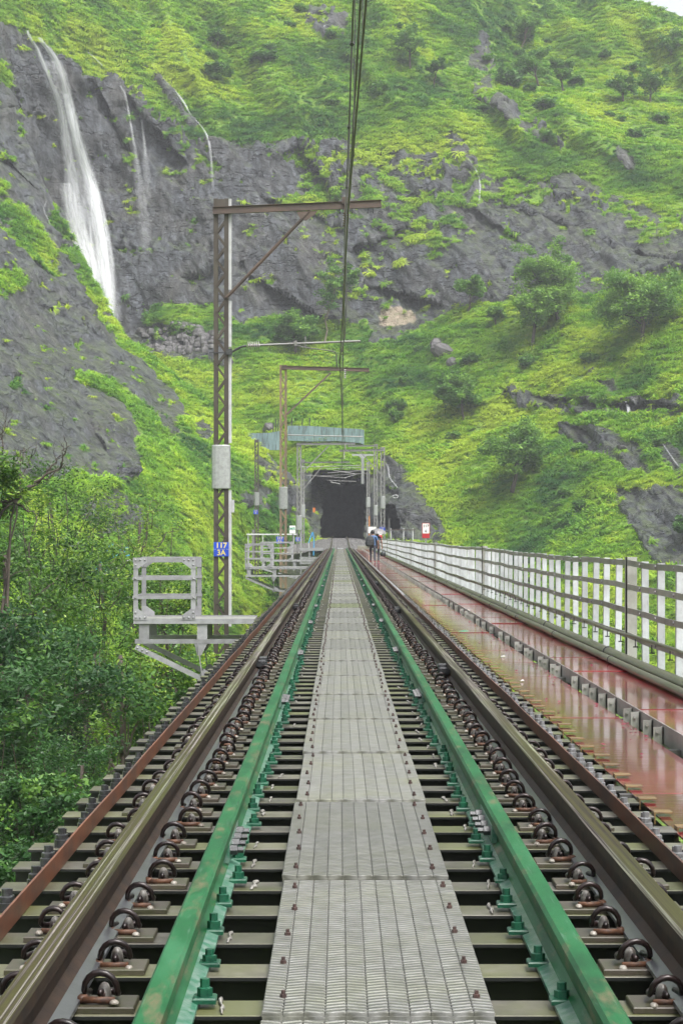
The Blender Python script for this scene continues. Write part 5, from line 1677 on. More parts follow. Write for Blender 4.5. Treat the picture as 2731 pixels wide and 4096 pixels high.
waterfall('short trickle at the turf edge right of the tall waterfall', [([(203,120,4,0.9),(220,135,6,0.9),(236,152,6,0.8)], 0.4)])
waterfall('faint double veil of spray on the cliff between the two streams', [
    ([(276,196,5.1,0.59),(288,215,6.0,0.59),(293,245,6.8,0.45),(305,310,8.5,0.33),(312,350,8.5,0.26),(320,430,25.5,0.20),(332,500,34.0,0.18),(338,600,37.4,0.14)], 0.5),
    ([(316,235,4.2,0.52),(324,265,5.1,0.52),(330,310,6.8,0.33),(336,380,17.0,0.20),(340,470,25.5,0.16)], 0.5)])
waterfall('thin white trickle down the grey cliff right of the overhead wires', [([(1058,345,2.4,0.49),(1080,370,3.2,0.56),(1098,400,4.0,0.56),(1102,430,4.0,0.56),(1100,465,3.2,0.42)], 0.4)])
waterfall('small trickle over the cliff edge near the right border', [([(1503,428,3.2,0.56),(1522,442,4.0,0.56),(1534,460,4.0,0.56),(1538,500,3.2,0.35)], 0.4)])
waterfall('small white cascade over the dark ledge at right', [([(1436,922,6,0.9),(1442,935,9,0.9),(1444,955,10,0.8)], 0.4)])
waterfall('white brook running down the slab at the right border', [([(1498,990,2.4,0.51),(1515,1010,2.9,0.51),(1535,1040,3.4,0.51),(1552,1065,2.9,0.51),(1580,1090,2.9,0.51)], 0.4)])
waterfall('small brook splashing down the slab right of the tunnel', [([(884,1056,2.8,0.63),(892,1075,3.9,0.63),(893,1095,3.9,0.63),(905,1112,3.3,0.56),(935,1142,2.2,0.42),(962,1170,2.2,0.35),(990,1200,2.8,0.28),(1020,1228,2.2,0.21)], 0.35)])
waterfall('tiny far trickle high on the hill left of the overhead wires', [([(742,40,5,0.7),(745,55,5,0.8),(742,75,4,0.6)], 0.4)])
waterfall('thin trickle down the left rock face', [([(112,450,3.2,0.30),(100,480,3.2,0.36),(118,520,3.2,0.30)], 0.25), ([(2,205,3.2,0.48),(6,235,3.2,0.42),(10,265,2.4,0.24)], 0.25)], SPUR)

# ---- teal retaining wall over the tunnel, in two lengths
def mat_teal():
    m, n, l, b = new_mat('weathered_teal_wall')
    t = noise_node(n, l, 1.8, 7, 0.75, vec_scale=(2.2, 1, 0.22))
    t2 = noise_node(n, l, 5, 5, 0.7)
    c = ramp(n, l, t.outputs['Fac'], [(0.38, (0.030, 0.038, 0.034)), (0.48, (0.10, 0.165, 0.165)), (0.68, (0.19, 0.27, 0.27))])
    s = ramp(n, l, t2.outputs['Fac'], [(0.58, 0.0), (0.75, 0.6)])
    l.new(mix(n, l, s.outputs[0], c.outputs[0], (0.09, 0.10, 0.08)), b.inputs['Base Color'])
    b.inputs['Roughness'].default_value = 0.7
    bump(n, l, b, t2.outputs['Fac'], 0.3, 0.03)
    return m
M_TEAL = mat_teal()
def wall(label, pts, d):
    """pts: (px, py top, py bottom)"""
    m = MB()
    n = len(pts)
    for (px, t_, b_) in pts:
        a, c = U(px, t_, d), U(px, b_, d)
        m.v += [tuple(a), (a.x, a.y+0.5, a.z), tuple(c), (c.x, c.y+0.5, c.z)]
    for i in range(n-1):
        k = 4*i
        m.f += [(k, k+4, k+6, k+2), (k, k+1, k+5, k+4), (k+1, k+3, k+7, k+5), (k+2, k+6, k+7, k+3)]; m.m += [0]*4
    m.f += [(0, 2, 3, 1), (4*n-4, 4*n-3, 4*n-1, 4*n-2)]; m.m += [0, 0]
    return tag(m.build('retaining_wall', M_TEAL), label, 'wall')
dw = ground_at(HILL, 1300, 1750)[0].y
wall('long teal retaining wall on the slope above the tunnel', [(1150, 1702, 1762), (1250, 1704, 1766), (1350, 1711, 1764), (1440, 1716, 1772), (1456, 1720, 1780)], dw-1.8)
wall('shorter stepped teal retaining wall left of the long one', [(975, 1729, 1750), (1020, 1733, 1785), (1080, 1731, 1800), (1118, 1724, 1800)], dw-3.0)
for k_, (px, py0, py1) in enumerate(((1166, 1672, 1702), (1208, 1674, 1704), (1237, 1671, 1706), (1092, 1690, 1730), (1102, 1678, 1728), (1112, 1676, 1722))):
    o = MB().bar(U(px+2, py0, dw-1.4 if px > 1120 else dw-2.6), U(px, py1+8, dw-1.4 if px > 1120 else dw-2.6), 0.12, 0.12).build('wall_stake', M_BLACK)
    tag(o, ('first stake from the left end of the long teal wall', 'second stake from the left end of the long teal wall', 'third stake from the left end of the long teal wall', 'stake nearest the round boulder on the short teal wall', 'middle stake of three at the right end of the short teal wall', 'rightmost stake of three at the right end of the short teal wall')[k_], 'stake', 'stakes behind the teal wall')

# ---- boulders
M_BOULDER = simple('dark_boulder', (0.085, 0.082, 0.084), (0.04, 0.038, 0.038), rough=0.5, scale=1.3, bstr=0.7, bdist=0.1)
def boulder_mesh(seed, sx=1, sy=1, sz=1, n=14):
    r_ = np.random.default_rng(seed)
    th, ph = np.meshgrid(np.linspace(0, 2*math.pi, n+1)[:-1], np.linspace(0.02, math.pi-0.02, n//2+2))
    x, y, z = np.sin(ph)*np.cos(th), np.sin(ph)*np.sin(th), np.cos(ph)
    # cut by random planes for facets
    s = np.ones_like(x)
    for _ in range(9):
        v = r_.normal(size=3); v /= np.linalg.norm(v)
        c = r_.uniform(0.55, 0.9)
        dp = x*v[0]+y*v[1]+z*v[2]
        s = np.minimum(s, np.where(dp > 1e-3, c/np.maximum(dp, 1e-3), 9))
    s = s*(1+0.10*fbm(x*2+seed, y*2, z*2, 2, seed))
    V = np.stack([x*s*sx, y*s*sy, z*s*sz], -1).reshape(-1, 3)
    nr, nc = x.shape
    F_ = []
    for i in range(nr-1):
        for j in range(nc):
            F_.append((i*nc+j, (i+1)*nc+j, (i+1)*nc+(j+1) % nc, i*nc+(j+1) % nc))
    return np_mesh('boulder', V, np.array(F_), M_BOULDER, smooth=False)
for k, (px, py, rpx, sx_, sz_, lab) in enumerate((
    (1780, 1438, 40, 1.4, 0.9, 'large dark boulder tilted on the grass slope, middle of three'),
    (1748, 1398, 30, 1.2, 0.7, 'dark boulder at the upper left of three on the slope'),
    (1818, 1466, 26, 1.1, 0.9, 'brownish boulder at the lower right of three on the slope'),
    (1068, 1706, 30, 1.05, 0.85, 'round dark boulder perched above the teal wall'),
    (2500, 1825, 22, 1.4, 0.6, 'flat dark boulder on the slab at right'),
    (900, 1265, 16, 1.5, 0.8, 'loose dark rock at the foot of the cliff'),
    (1600, 1625, 14, 1.0, 0.9, 'small dark rock half hidden in the grass slope'))):
    g, nn = ground_at(HILL, px, py)
    r_ = rpx/FPX*g.y
    o = link('boulder', boulder_mesh(20+k, r_*sx_, r_, r_*sz_), None, loc=(g.x, g.y-0.4*r_, g.z+0.2*r_), rot=(0.2*k, 0.35 if k == 0 else -0.2, 0.6*k))
    tag(o, lab, 'boulder', 'boulders on the hill')
# scree at the foot of the waterfall cliff
sc = []
r_ = np.random.default_rng(8)
V, F_ = [], []
bm0 = boulder_mesh(3, 1, 1, 0.8, 8)
bv = np.array([v.co[:] for v in bm0.vertices]); bf = np.array([p.vertices[:] for p in bm0.polygons])
for k in range(260):
    px, py = r_.uniform(560, 920), r_.uniform(1300, 1420)
    if py < 1290 + (px-560)*0.12: continue
    g, nn = ground_at(HILL, px, py)
    s = r_.uniform(0.25, 0.9)
    a = r_.uniform(0, 6.28)
    rot = np.array([[math.cos(a), -math.sin(a), 0], [math.sin(a), math.cos(a), 0], [0, 0, 1]])
    F_.append(bf + len(V)*len(bv)); V.append((bv*s*r_.uniform(0.7, 1.3, 3)) @ rot.T + np.array(g))
tag(link('scree', np_mesh('scree', np.concatenate(V), np.concatenate(F_), M_BOULDER, smooth=False)), kind='stuff')

# ---- ballast from the abutment into the tunnel
M_BALLAST = simple('grey_ballast', (0.17, 0.165, 0.16), (0.07, 0.068, 0.066), rough=0.8, scale=7, bstr=1.0, bdist=0.06, lo=0.35, hi=0.65)
yy = np.linspace(178.5, 300, 150); xx = np.linspace(-5.5, 5.5, 60)
X, Y = np.meshgrid(xx, yy)
bz = np.array([bank_z(v) for v in yy])[:, None]
Zb = bz - 0.03 - 0.45*sstep(1.7, 4.5, np.abs(X)) + 0.06*fbm(X*2.2, Y*2.2, None, 3, 301)
Zb = np.where(np.abs(np.abs(X)-RAIL_X) < 0.12, np.minimum(Zb, bz), Zb)
me = np_mesh('ballast_bed', np.stack([X, Y, Zb], -1).reshape(-1, 3), grid_faces(150, 60), M_BALLAST)
tag(link('ballast_bed', me), kind='structure')
r_ = np.random.default_rng(18)
V, F_ = [], []
for k in range(1500):
    y = r_.uniform(179, 236); x = r_.uniform(-4.5, 4.5)
    s = r_.uniform(0.04, 0.10)
    z = bank_z(y) - 0.02 - 0.45*float(sstep(1.7, 4.5, np.array(abs(x))))
    F_.append(bf + len(V)*len(bv)); V.append(bv*s*r_.uniform(0.7, 1.3, 3) + np.array([x, y, z]))
tag(link('ballast_stones', np_mesh('ballast_stones', np.concatenate(V), np.concatenate(F_), M_BALLAST, smooth=False)), kind='stuff')
M_CONC = simple('mossy_concrete', (0.20, 0.20, 0.16), (0.11, 0.12, 0.07), rough=0.7, scale=3)
tag(MB().box((-5.5, Y_END-0.2, -6), (5.5, Y_END+1.6, -0.3), 0.05).build('bridge_abutment', M_CONC), 'concrete abutment under the far end of the bridge', 'abutment')
tag(MB().box((1.55, Y_END-2.5, -0.1), (2.75, Y_END-1.2, 0.32), 0.05).build('concrete_block', M_CONC), 'low mossy concrete block closing the far end of the walkway', 'block')
# small railing on the grass right of the tunnel
o = tag(empty('slope_fence', U(1600, 2125, 205)), 'low rusty rail fence on the grass right of the tunnel', 'fence')
MB().box((-1.2, 0, 0.1), (1.6, 0.06, 0.18)).build('rail', M_ARM, o)
for x in (-1.0, 0.3, 1.25):
    MB().box((x, 0.065, -0.9), (x+0.10, 0.13, 0.30)).build('post', M_STRIP, o)
# white hose coil on the rock
hp = [U(1545, 2020, 214), U(1558, 1990, 213.5), U(1572, 1982, 213)] + [U(1581+10*math.cos(a), 1986+6*math.sin(a), 213-0.02*a) for a in np.linspace(3.2, 3.2+11, 26)]
tag(MB().tube(hp, 0.035, 6).build('hose_coil', M_STRIP, smooth=True), 'white hose coiled on the rock right of the tunnel', 'hose')
# ------------------------------------------------------------------ trees
M_LEAF_N = mat_leaf('near_leaves', [(0.0, (0.016, 0.050, 0.012)), (0.4, (0.050, 0.125, 0.020)), (0.7, (0.12, 0.23, 0.028)), (1.0, (0.25, 0.36, 0.045))], rough=0.4, inst=False, trans=0.3)
M_LEAF_D = mat_leaf('dark_leaves', [(0.0, (0.018, 0.054, 0.018)), (0.5, (0.045, 0.118, 0.030)), (1.0, (0.13, 0.25, 0.04))], rough=0.4, inst=False, trans=0.3)
M_LEAF_H = mat_leaf('hill_leaves', [(0.0, (0.040, 0.105, 0.030)), (0.5, (0.095, 0.22, 0.040)), (1.0, (0.20, 0.36, 0.048))], rough=0.45, inst=False, trans=0.42)
M_BARK = simple('bark', (0.075, 0.058, 0.046), (0.035, 0.028, 0.024), rough=0.8, scale=6, vec_scale=(1, 1, 0.3), bstr=0.5, bdist=0.02)
M_BARKP = simple('pale_bark', (0.17, 0.14, 0.10), (0.09, 0.075, 0.06), rough=0.8, scale=6, vec_scale=(1, 1, 0.3), bstr=0.5, bdist=0.02)

def grow(rng, base, top, r0, crown_c, crown_r, n_limb=9, twig=4, squash=0.8, lean=0.25):
    """trunk and limbs as tubes; returns MB and the twig ends"""
    m = MB(); tips = []
    base, top = Vector(base), Vector(top)
    n = 9
    pts = []
    for i in range(n):
        t = i/(n-1)
        p = base.lerp(top, t)
        w = lean*(top-base).length*0.16*math.sin(t*math.pi)
        p += Vector((rng.uniform(-1, 1), rng.uniform(-1, 1), 0))*w
        pts.append(p)
    m.tube(pts, [r0*(1-0.62*i/(n-1)) for i in range(n)], 8)
    for k in range(n_limb):
        t = rng.uniform(0.45, 1.0)
        a = pts[min(n-1, int(t*(n-1)))]
        th = 2*math.pi*(k/n_limb) + rng.uniform(-0.5, 0.5)
        ph = rng.uniform(-0.35, 1.25)
        rr = rng.uniform(0.55, 0.95)
        e = Vector(crown_c) + Vector((crown_r*rr*math.cos(th)*math.cos(ph), crown_r*rr*math.sin(th)*math.cos(ph), crown_r*squash*rr*math.sin(ph)))
        seg = []
        for i in range(7):
            s = i/6
            p = a.lerp(e, s) + Vector((rng.uniform(-1, 1), rng.uniform(-1, 1), rng.uniform(-0.6, 1)))*crown_r*0.07*math.sin(s*math.pi)*1.5
            seg.append(p)
        lr = r0*0.38*(1-0.4*t)
        m.tube(seg, [lr*(1-0.85*i/6) + r0*0.03 for i in range(7)], 6)
        for q in range(twig):
            b0 = seg[rng.randint(2, 6)]
            d = Vector((rng.gauss(0, 1), rng.gauss(0, 1), rng.gauss(0.25, 0.6))).normalized()
            e2 = b0 + d*crown_r*rng.uniform(0.25, 0.5)
            mid = b0.lerp(e2, 0.5) + Vector((rng.uniform(-1, 1), rng.uniform(-1, 1), rng.uniform(-1, 1)))*crown_r*0.05
            m.tube([b0, mid, e2], [r0*0.07, r0*0.05, r0*0.02], 4)
            tips += [e2, mid]
        tips.append(e)
    return m, tips

def leaves(nrng, tips, n_per, spread, size, tint0=0.5, aspect=0.45, droop=0.35, flat=0.7, cc=None):
    tips = np.array([tuple(t) for t in tips])
    k = len(tips)
    ctint = nrng.normal(0, 0.20, k)
    cs = nrng.uniform(0.6, 1.3, k)
    N_ = k*n_per
    idx = np.repeat(np.arange(k), n_per)
    off = nrng.normal(0, 1, (N_, 3))
    off *= (np.abs(nrng.normal(0.75, 0.25, N_))/np.linalg.norm(off, axis=1))[:, None]
    off[:, 2] *= flat
    c = tips[idx] + off*spread*cs[idx][:, None]
    u = nrng.normal(0, 1, (N_, 3)); u[:, 2] = u[:, 2]*0.5 - droop
    u /= np.linalg.norm(u, axis=1, keepdims=True)
    w = np.cross(u, nrng.normal(0, 1, (N_, 3)) + np.array([0, 0, 1.0]))
    w /= np.linalg.norm(w, axis=1, keepdims=True) + 1e-9
    nn = np.cross(u, w)
    s = size*nrng.uniform(0.6, 1.35, N_)[:, None]
    V = np.stack([c - u*s*0.5, c + w*s*aspect*0.5 - nn*s*0.06, c + u*s*0.5 - nn*s*0.14, c - w*s*aspect*0.5 - nn*s*0.06], 1).reshape(-1, 3)
    F_ = np.arange(N_*4).reshape(-1, 4)
    # tint goes paler and yellower towards the top of each clump
    tint = np.clip(tint0 + ctint[idx] + 0.16*off[:, 2] + nrng.normal(0, 0.10, N_), 0, 1)
    return V, F_, np.repeat(tint, 4)

def make_tree(name, label, base, crown_c, crown_r, r0, seed, leaf=0.08, n_per=60, mat=None, bark=None, squash=0.8, n_limb=10, twig=4, tint0=0.5, group=None, spread=0.22, cat='tree', aspect=0.45, bare=0.0):
    rng_ = random.Random(seed); nr = np.random.default_rng(seed)
    b = Vector(base); c = Vector(crown_c) - b
    top = c + Vector((0, 0, crown_r*0.25))
    m, tips = grow(rng_, (0, 0, 0), top, r0, c, crown_r, n_limb, twig, squash)
    o = tag(empty(name, b), label, cat, group)
    m.build('trunk', bark or M_BARK, o, smooth=True)
    if bare: tips = tips[int(len(tips)*bare):]
    V, F_, tn = leaves(nr, tips, n_per, crown_r*spread, leaf, tint0, aspect)
    me = np_mesh('crown', V, F_, mat or M_LEAF_N, smooth=False)
    fattr(me, 'tint', tn)
    link('crown', me, o)
    return o

NEAR = 'trees in the gorge left of the bridge'
def gorge_tree(px, py, d, r, seed, label, **kw):
    c = U(px, py, d)
    base = (c.x + kw.pop('bx', 0.3), c.y + 0.5, kw.pop('bz', c.z-5.5*r))
    return make_tree(kw.pop('name', 'broadleaf_tree'), label, base, c, r, kw.pop('r0', 0.035*r+0.03), seed, group=NEAR, **kw)
gorge_tree(20, 2330, 40, 2.2, 1, 'leafy green tree filling the left border below the bare branches', leaf=0.10, n_per=110, tint0=0.38, n_limb=14)
gorge_tree(400, 2330, 46, 1.7, 2, 'light yellow-green tree with thin dark limbs left of the square refuge frame', leaf=0.085, n_per=75, tint0=0.5, n_limb=12, twig=5, spread=0.24)
gorge_tree(640, 2370, 50, 1.3, 3, 'yellow-green tree showing through the square refuge frame', leaf=0.085, n_per=90, tint0=0.52, n_limb=11, twig=5, spread=0.25)
gorge_tree(120, 2760, 33, 1.8, 4, 'dark green tree in the middle of the left border', leaf=0.10, n_per=150, tint0=0.25, mat=M_LEAF_D, n_limb=13)
gorge_tree(480, 2700, 38, 1.5, 5, 'tree with two curved dark trunks below the refuge platform', leaf=0.085, n_per=62, tint0=0.62, r0=0.13, n_limb=11, twig=5)
gorge_tree(740, 2860, 47, 1.6, 6, 'vine-covered tree just left of the deck below the mast foot', leaf=0.12, n_per=130, tint0=0.45, aspect=0.8, n_limb=12)
gorge_tree(330, 3130, 27, 0.95, 7, 'small grey-green tree with fine leaves low beside the deck', leaf=0.05, n_per=170, tint0=0.45, mat=M_LEAF_D, r0=0.06, n_limb=11, twig=5)
gorge_tree(70, 3330, 24, 1.1, 8, 'bright leafy shrub tree low at the left border', leaf=0.08, n_per=120, tint0=0.42, r0=0.08, n_limb=12, mat=M_LEAF_D)
gorge_tree(-60, 3000, 30, 1.6, 9, 'deep green tree with long drooping leaves at the left border', leaf=0.13, n_per=120, tint0=0.34, mat=M_LEAF_D, aspect=0.3, n_limb=12)
gorge_tree(330, 2900, 62, 4.2, 10, 'wide dark tree crown deep in the gorge behind the other trees', leaf=0.16, n_per=190, tint0=0.32, mat=M_LEAF_D, r0=0.3, n_limb=18, twig=6, spread=0.26)
gorge_tree(820, 2900, 60, 3.0, 11, 'shadowy tree crown deep in the gorge nearest the deck', leaf=0.15, n_per=160, tint0=0.4, mat=M_LEAF_N, r0=0.25, n_limb=16, twig=6, spread=0.26)
gorge_tree(40, 3650, 22, 1.0, 12, 'dark shrub at the lower left beside the sleeper ends', leaf=0.08, n_per=140, tint0=0.35, r0=0.08, mat=M_LEAF_D)
gorge_tree(200, 2080, 60, 2.2, 14, 'yellowish tree crown behind the leafy tree at left', leaf=0.10, n_per=70, tint0=0.33, n_limb=13, twig=5)
gorge_tree(560, 2150, 62, 1.9, 15, 'thin airy tree before the grass slope left of the nearest mast', leaf=0.09, n_per=40, tint0=0.7, n_limb=12, twig=5, r0=0.12)
# gnarled tree with bare twisted branches at the left border
gt = gorge_tree(-60, 1960, 38, 1.35, 13, 'gnarled tree with bare twisted branches reaching in at the left border', leaf=0.09, n_per=130, tint0=0.5, n_limb=12, r0=0.13, name='gnarled_tree', bare=0.25)
rg = random.Random(77)
m = MB()
def twisty(a, b_, r, depth=0):
    a, b_ = Vector(a), Vector(b_)
    pts = [a]
    L = (b_-a).length
    for i in range(1, 9):
        pts.append(a.lerp(b_, i/8) + Vector((rg.uniform(-1, 1), rg.uniform(-1, 1), rg.uniform(-1, 1)))*L*0.06)
    m.tube(pts, [r*(1-0.75*i/8) for i in range(9)], 6)
    if depth < 3:
        for k in range(3 if depth < 2 else 2):
            s = pts[rg.randint(3, 8)]
            d = (b_-a).normalized() + Vector((rg.uniform(-1, 1), rg.uniform(-0.6, 0.6), rg.uniform(-0.5, 1.0)))
            twisty(s, s + d.normalized()*L*rg.uniform(0.35, 0.6), r*0.45, depth+1)
loc = gt.location
for (a, b_, r) in (((-120, 2080), (60, 1990), 0.075), ((60, 1990), (235, 1870), 0.05), ((40, 2000), (110, 1800), 0.03), ((-60, 2010), (5, 1760), 0.035), ((30, 1985), (150, 2060), 0.035), ((-20, 1800), (30, 1680), 0.018)):
    twisty(U(*a, 38)-loc, U(*b_, 38)-loc, r)
m.build('bare_branches', M_BARK, gt, smooth=True)

HT = 'trees on the hillside'
def hill_tree(bx, by, cx_, cy_, rD, seed, label, S=None, **kw):
    """positions on the 1568-wide print: foot, crown centre, crown radius"""
    g, nn = ground_at(S or HILL, bx*D2F, by*D2F)
    d = g.y - kw.pop('fwd', 0.3)
    c = U(cx_*D2F, cy_*D2F, d)
    r = rD*D2F/FPX*d
    kw.setdefault('leaf', 0.40); kw['n_per'] = int(kw.get('n_per', 55)*1.5); kw.setdefault('r0', 0.05*r+0.05); kw.setdefault('mat', M_LEAF_H)
    return make_tree(kw.pop('name', 'hill_tree'), label, (g.x, d, g.z-0.3), c, r, kw.pop('r0'), seed, group=HT, **kw)
hill_tree(1222, 800, 1240, 705, 72, 31, 'bright green tree with a slim dark trunk in front of the cliff at right', tint0=0.95, n_limb=12, twig=5)
hill_tree(1285, 745, 1262, 628, 82, 32, 'tall green tree against the cliff behind the slim trunked one', tint0=0.75, n_limb=13, twig=5, n_per=70)
hill_tree(1475, 785, 1470, 700, 100, 33, 'wide spreading tree below the cliff at the right border', tint0=0.72, n_limb=16, twig=6, n_per=70, squash=0.75)
hill_tree(1178, 1135, 1192, 1040, 82, 34, 'rounded tree with forked dark trunk on the lower right slope', tint0=0.68, n_limb=13, twig=5, n_per=65, fwd=1.0)
hill_tree(1062, 955, 1052, 905, 55, 35, 'low bushy tree left of the forked trunk tree, on the slope', tint0=0.6, n_limb=12, twig=5, n_per=60)
hill_tree(738, 785, 775, 645, 50, 36, 'thin pale-stemmed tree leaning against the dark cliff behind the wires', tint0=0.5, bark=M_BARKP, n_limb=9, twig=4, n_per=34, r0=0.14)
hill_tree(1078, 715, 1082, 665, 40, 37, 'small airy tree at the cliff foot left of the bright green tree', tint0=0.6, n_limb=9, n_per=40)
hill_tree(1138, 750, 1136, 718, 26, 38, 'small light green shrub tree at the foot of the cliff', tint0=0.7, n_limb=8, n_per=40)
hill_tree(680, 800, 680, 755, 58, 39, 'dense rounded shrub under the cliff left of the wires', tint0=0.6, n_limb=12, twig=5, n_per=70, squash=0.6, name='hill_shrub')
hill_tree(1560, 1240, 1575, 1215, 40, 40, 'dark shrub on the rock at the right border above the railing', tint0=0.2, n_limb=9, n_per=50, name='hill_shrub')
hill_tree(940, 150, 936, 92, 42, 41, 'feathery tree high on the hill just right of the wires', tint0=0.55, n_limb=9, n_per=32, fwd=0.5)
hill_tree(1195, 110, 1215, 60, 38, 42, 'tree high on the hill with a slanting pale trunk', tint0=0.55, n_limb=9, n_per=30, bark=M_BARKP)
hill_tree(1535, 150, 1550, 95, 44, 43, 'tree near the ridge at the upper right corner', tint0=0.5, n_limb=10, n_per=36)
hill_tree(1428, 250, 1430, 200, 40, 44, 'left tree of the pair on the upper right slope', tint0=0.5, n_limb=9, n_per=36)
hill_tree(1490, 250, 1498, 190, 42, 45, 'right tree of the pair on the upper right slope', tint0=0.5, n_limb=9, n_per=36)
hill_tree(1290, 215, 1285, 165, 40, 46, 'dark scrubby tree in the upper right gully', tint0=0.5, n_limb=9, n_per=36)
hill_tree(1235, 200, 1225, 150, 44, 47, 'olive tree left of the dark one in the upper right gully', tint0=0.5, n_limb=9, n_per=36)
hill_tree(498, 112, 496, 85, 30, 48, 'flat-topped small tree on the upper slope left of the wires', tint0=0.4, n_limb=8, n_per=34, squash=0.45)
hill_tree(500, 190, 498, 165, 36, 49, 'dark bush in the fold of the upper slope left of the wires', tint0=0.5, n_limb=9, n_per=50, name='hill_shrub', squash=0.8)
hill_tree(1000, 190, 1005, 155, 28, 50, 'small thin tree beside the feathery one high on the hill', tint0=0.35, n_limb=7, n_per=26)

# low shrubs dotted over the slopes, too alike to tell apart
protos = []
for k in range(3):
    protos.append(make_tree('slope_shrub', 'x', (0, 0, -60 - 3*k), (0, 0, -59.3 - 3*k), 1.0, 0.05, 90+k, leaf=0.34, n_per=38, mat=M_LEAF_H, n_limb=8, twig=3, tint0=(0.38, 0.5, 0.62)[k], squash=0.7, spread=0.3, cat='shrub', group='x'))
rsh = random.Random(19)
spots = []
for (x0, x1, y0, y1, n_, up) in ((1060, 1560, 60, 330, 20, 1), (440, 800, 30, 270, 8, 1), (860, 1060, 30, 300, 5, 1), (900, 1560, 800, 1190, 16, 0)):
    for _ in range(n_):
        spots.append((rsh.uniform(x0, x1), rsh.uniform(y0, y1), up))
used = [False]*3
for (x, y, up) in spots:
    g, nn = ground_at(HILL, x*D2F, y*D2F)
    k = rsh.choice((0, 0, 1, 2)) if up else rsh.choice((0, 1, 2))
    o = protos[k] if not used[k] else copy_tree(protos[k])
    used[k] = True
    s_ = rsh.uniform(0.8, 2.0) if up else rsh.uniform(0.7, 1.5)
    o.location = (g.x, g.y, g.z - 0.1)
    o.scale = (s_*rsh.uniform(0.9, 1.4), s_, s_*rsh.uniform(0.7, 1.1))
    o.rotation_euler = (0, 0, rsh.uniform(0, 6.28))
    o['label'] = 'low shrub among the grass high on the hill' if up else 'low shrub among the grass of the lower right slope'
    o['group'] = 'shrubs on the upper slope' if up else 'shrubs on the lower slope'
# ------------------------------------------------------------------ two walkers under an umbrella
M_SKIN = simple('brown_skin', (0.24, 0.125, 0.08), (0.20, 0.10, 0.065), rough=0.5, scale=10, bstr=0)
M_SHIRT = simple('blue_shirt', (0.055, 0.13, 0.27), (0.04, 0.09, 0.20), rough=0.8, scale=12)
M_TROUS = simple('dark_trousers', (0.030, 0.034, 0.048), (0.02, 0.023, 0.034), rough=0.8, scale=12)
M_DARKTOP = simple('black_top', (0.018, 0.018, 0.022), (0.012, 0.012, 0.015), rough=0.8, scale=12)
M_HAIR = simple('black_hair', (0.008, 0.007, 0.007), (0.014, 0.012, 0.011), rough=0.5, scale=40)
M_SHOE = simple('red_shoe', (0.42, 0.02, 0.03), (0.3, 0.015, 0.02), rough=0.5, scale=20)
M_BAG = simple('charcoal_backpack', (0.028, 0.032, 0.034), (0.018, 0.020, 0.022), rough=0.7, scale=20)
M_BAG2 = simple('dark_plastic_bag', (0.022, 0.032, 0.03), (0.015, 0.018, 0.018), rough=0.25, scale=14, bstr=0.5, bdist=0.02)
M_UMB = simple('translucent_grey_umbrella', (0.20, 0.19, 0.19), (0.10, 0.10, 0.10), rough=0.35, scale=14)

def skin_body(name, verts, edges, radii, matfun, mats, parent):
    me = bpy.data.meshes.new(name)
    me.from_pydata(verts, edges, [])
    o = bpy.data.objects.new(name, me); COL.objects.link(o)
    md = o.modifiers.new('skin', 'SKIN'); md.use_smooth_shade = True
    sv = me.skin_vertices[0].data
    for i, r in enumerate(radii):
        sv[i].radius = r if hasattr(r, '__len__') else (r, r)
        sv[i].use_root = (i == 0)
    sb = o.modifiers.new('sub', 'SUBSURF'); sb.levels = 2; sb.render_levels = 2
    dg = bpy.context.evaluated_depsgraph_get()
    ev = o.evaluated_get(dg)
    nm = bpy.data.meshes.new_from_object(ev)
    bpy.data.objects.remove(o)
    nm.materials.clear()
    for x in mats: nm.materials.append(x)
    nm.polygons.foreach_set('material_index', [matfun(p.center) for p in nm.polygons])
    nm.polygons.foreach_set('use_smooth', [True]*len(nm.polygons))
    return link(name, nm, parent)

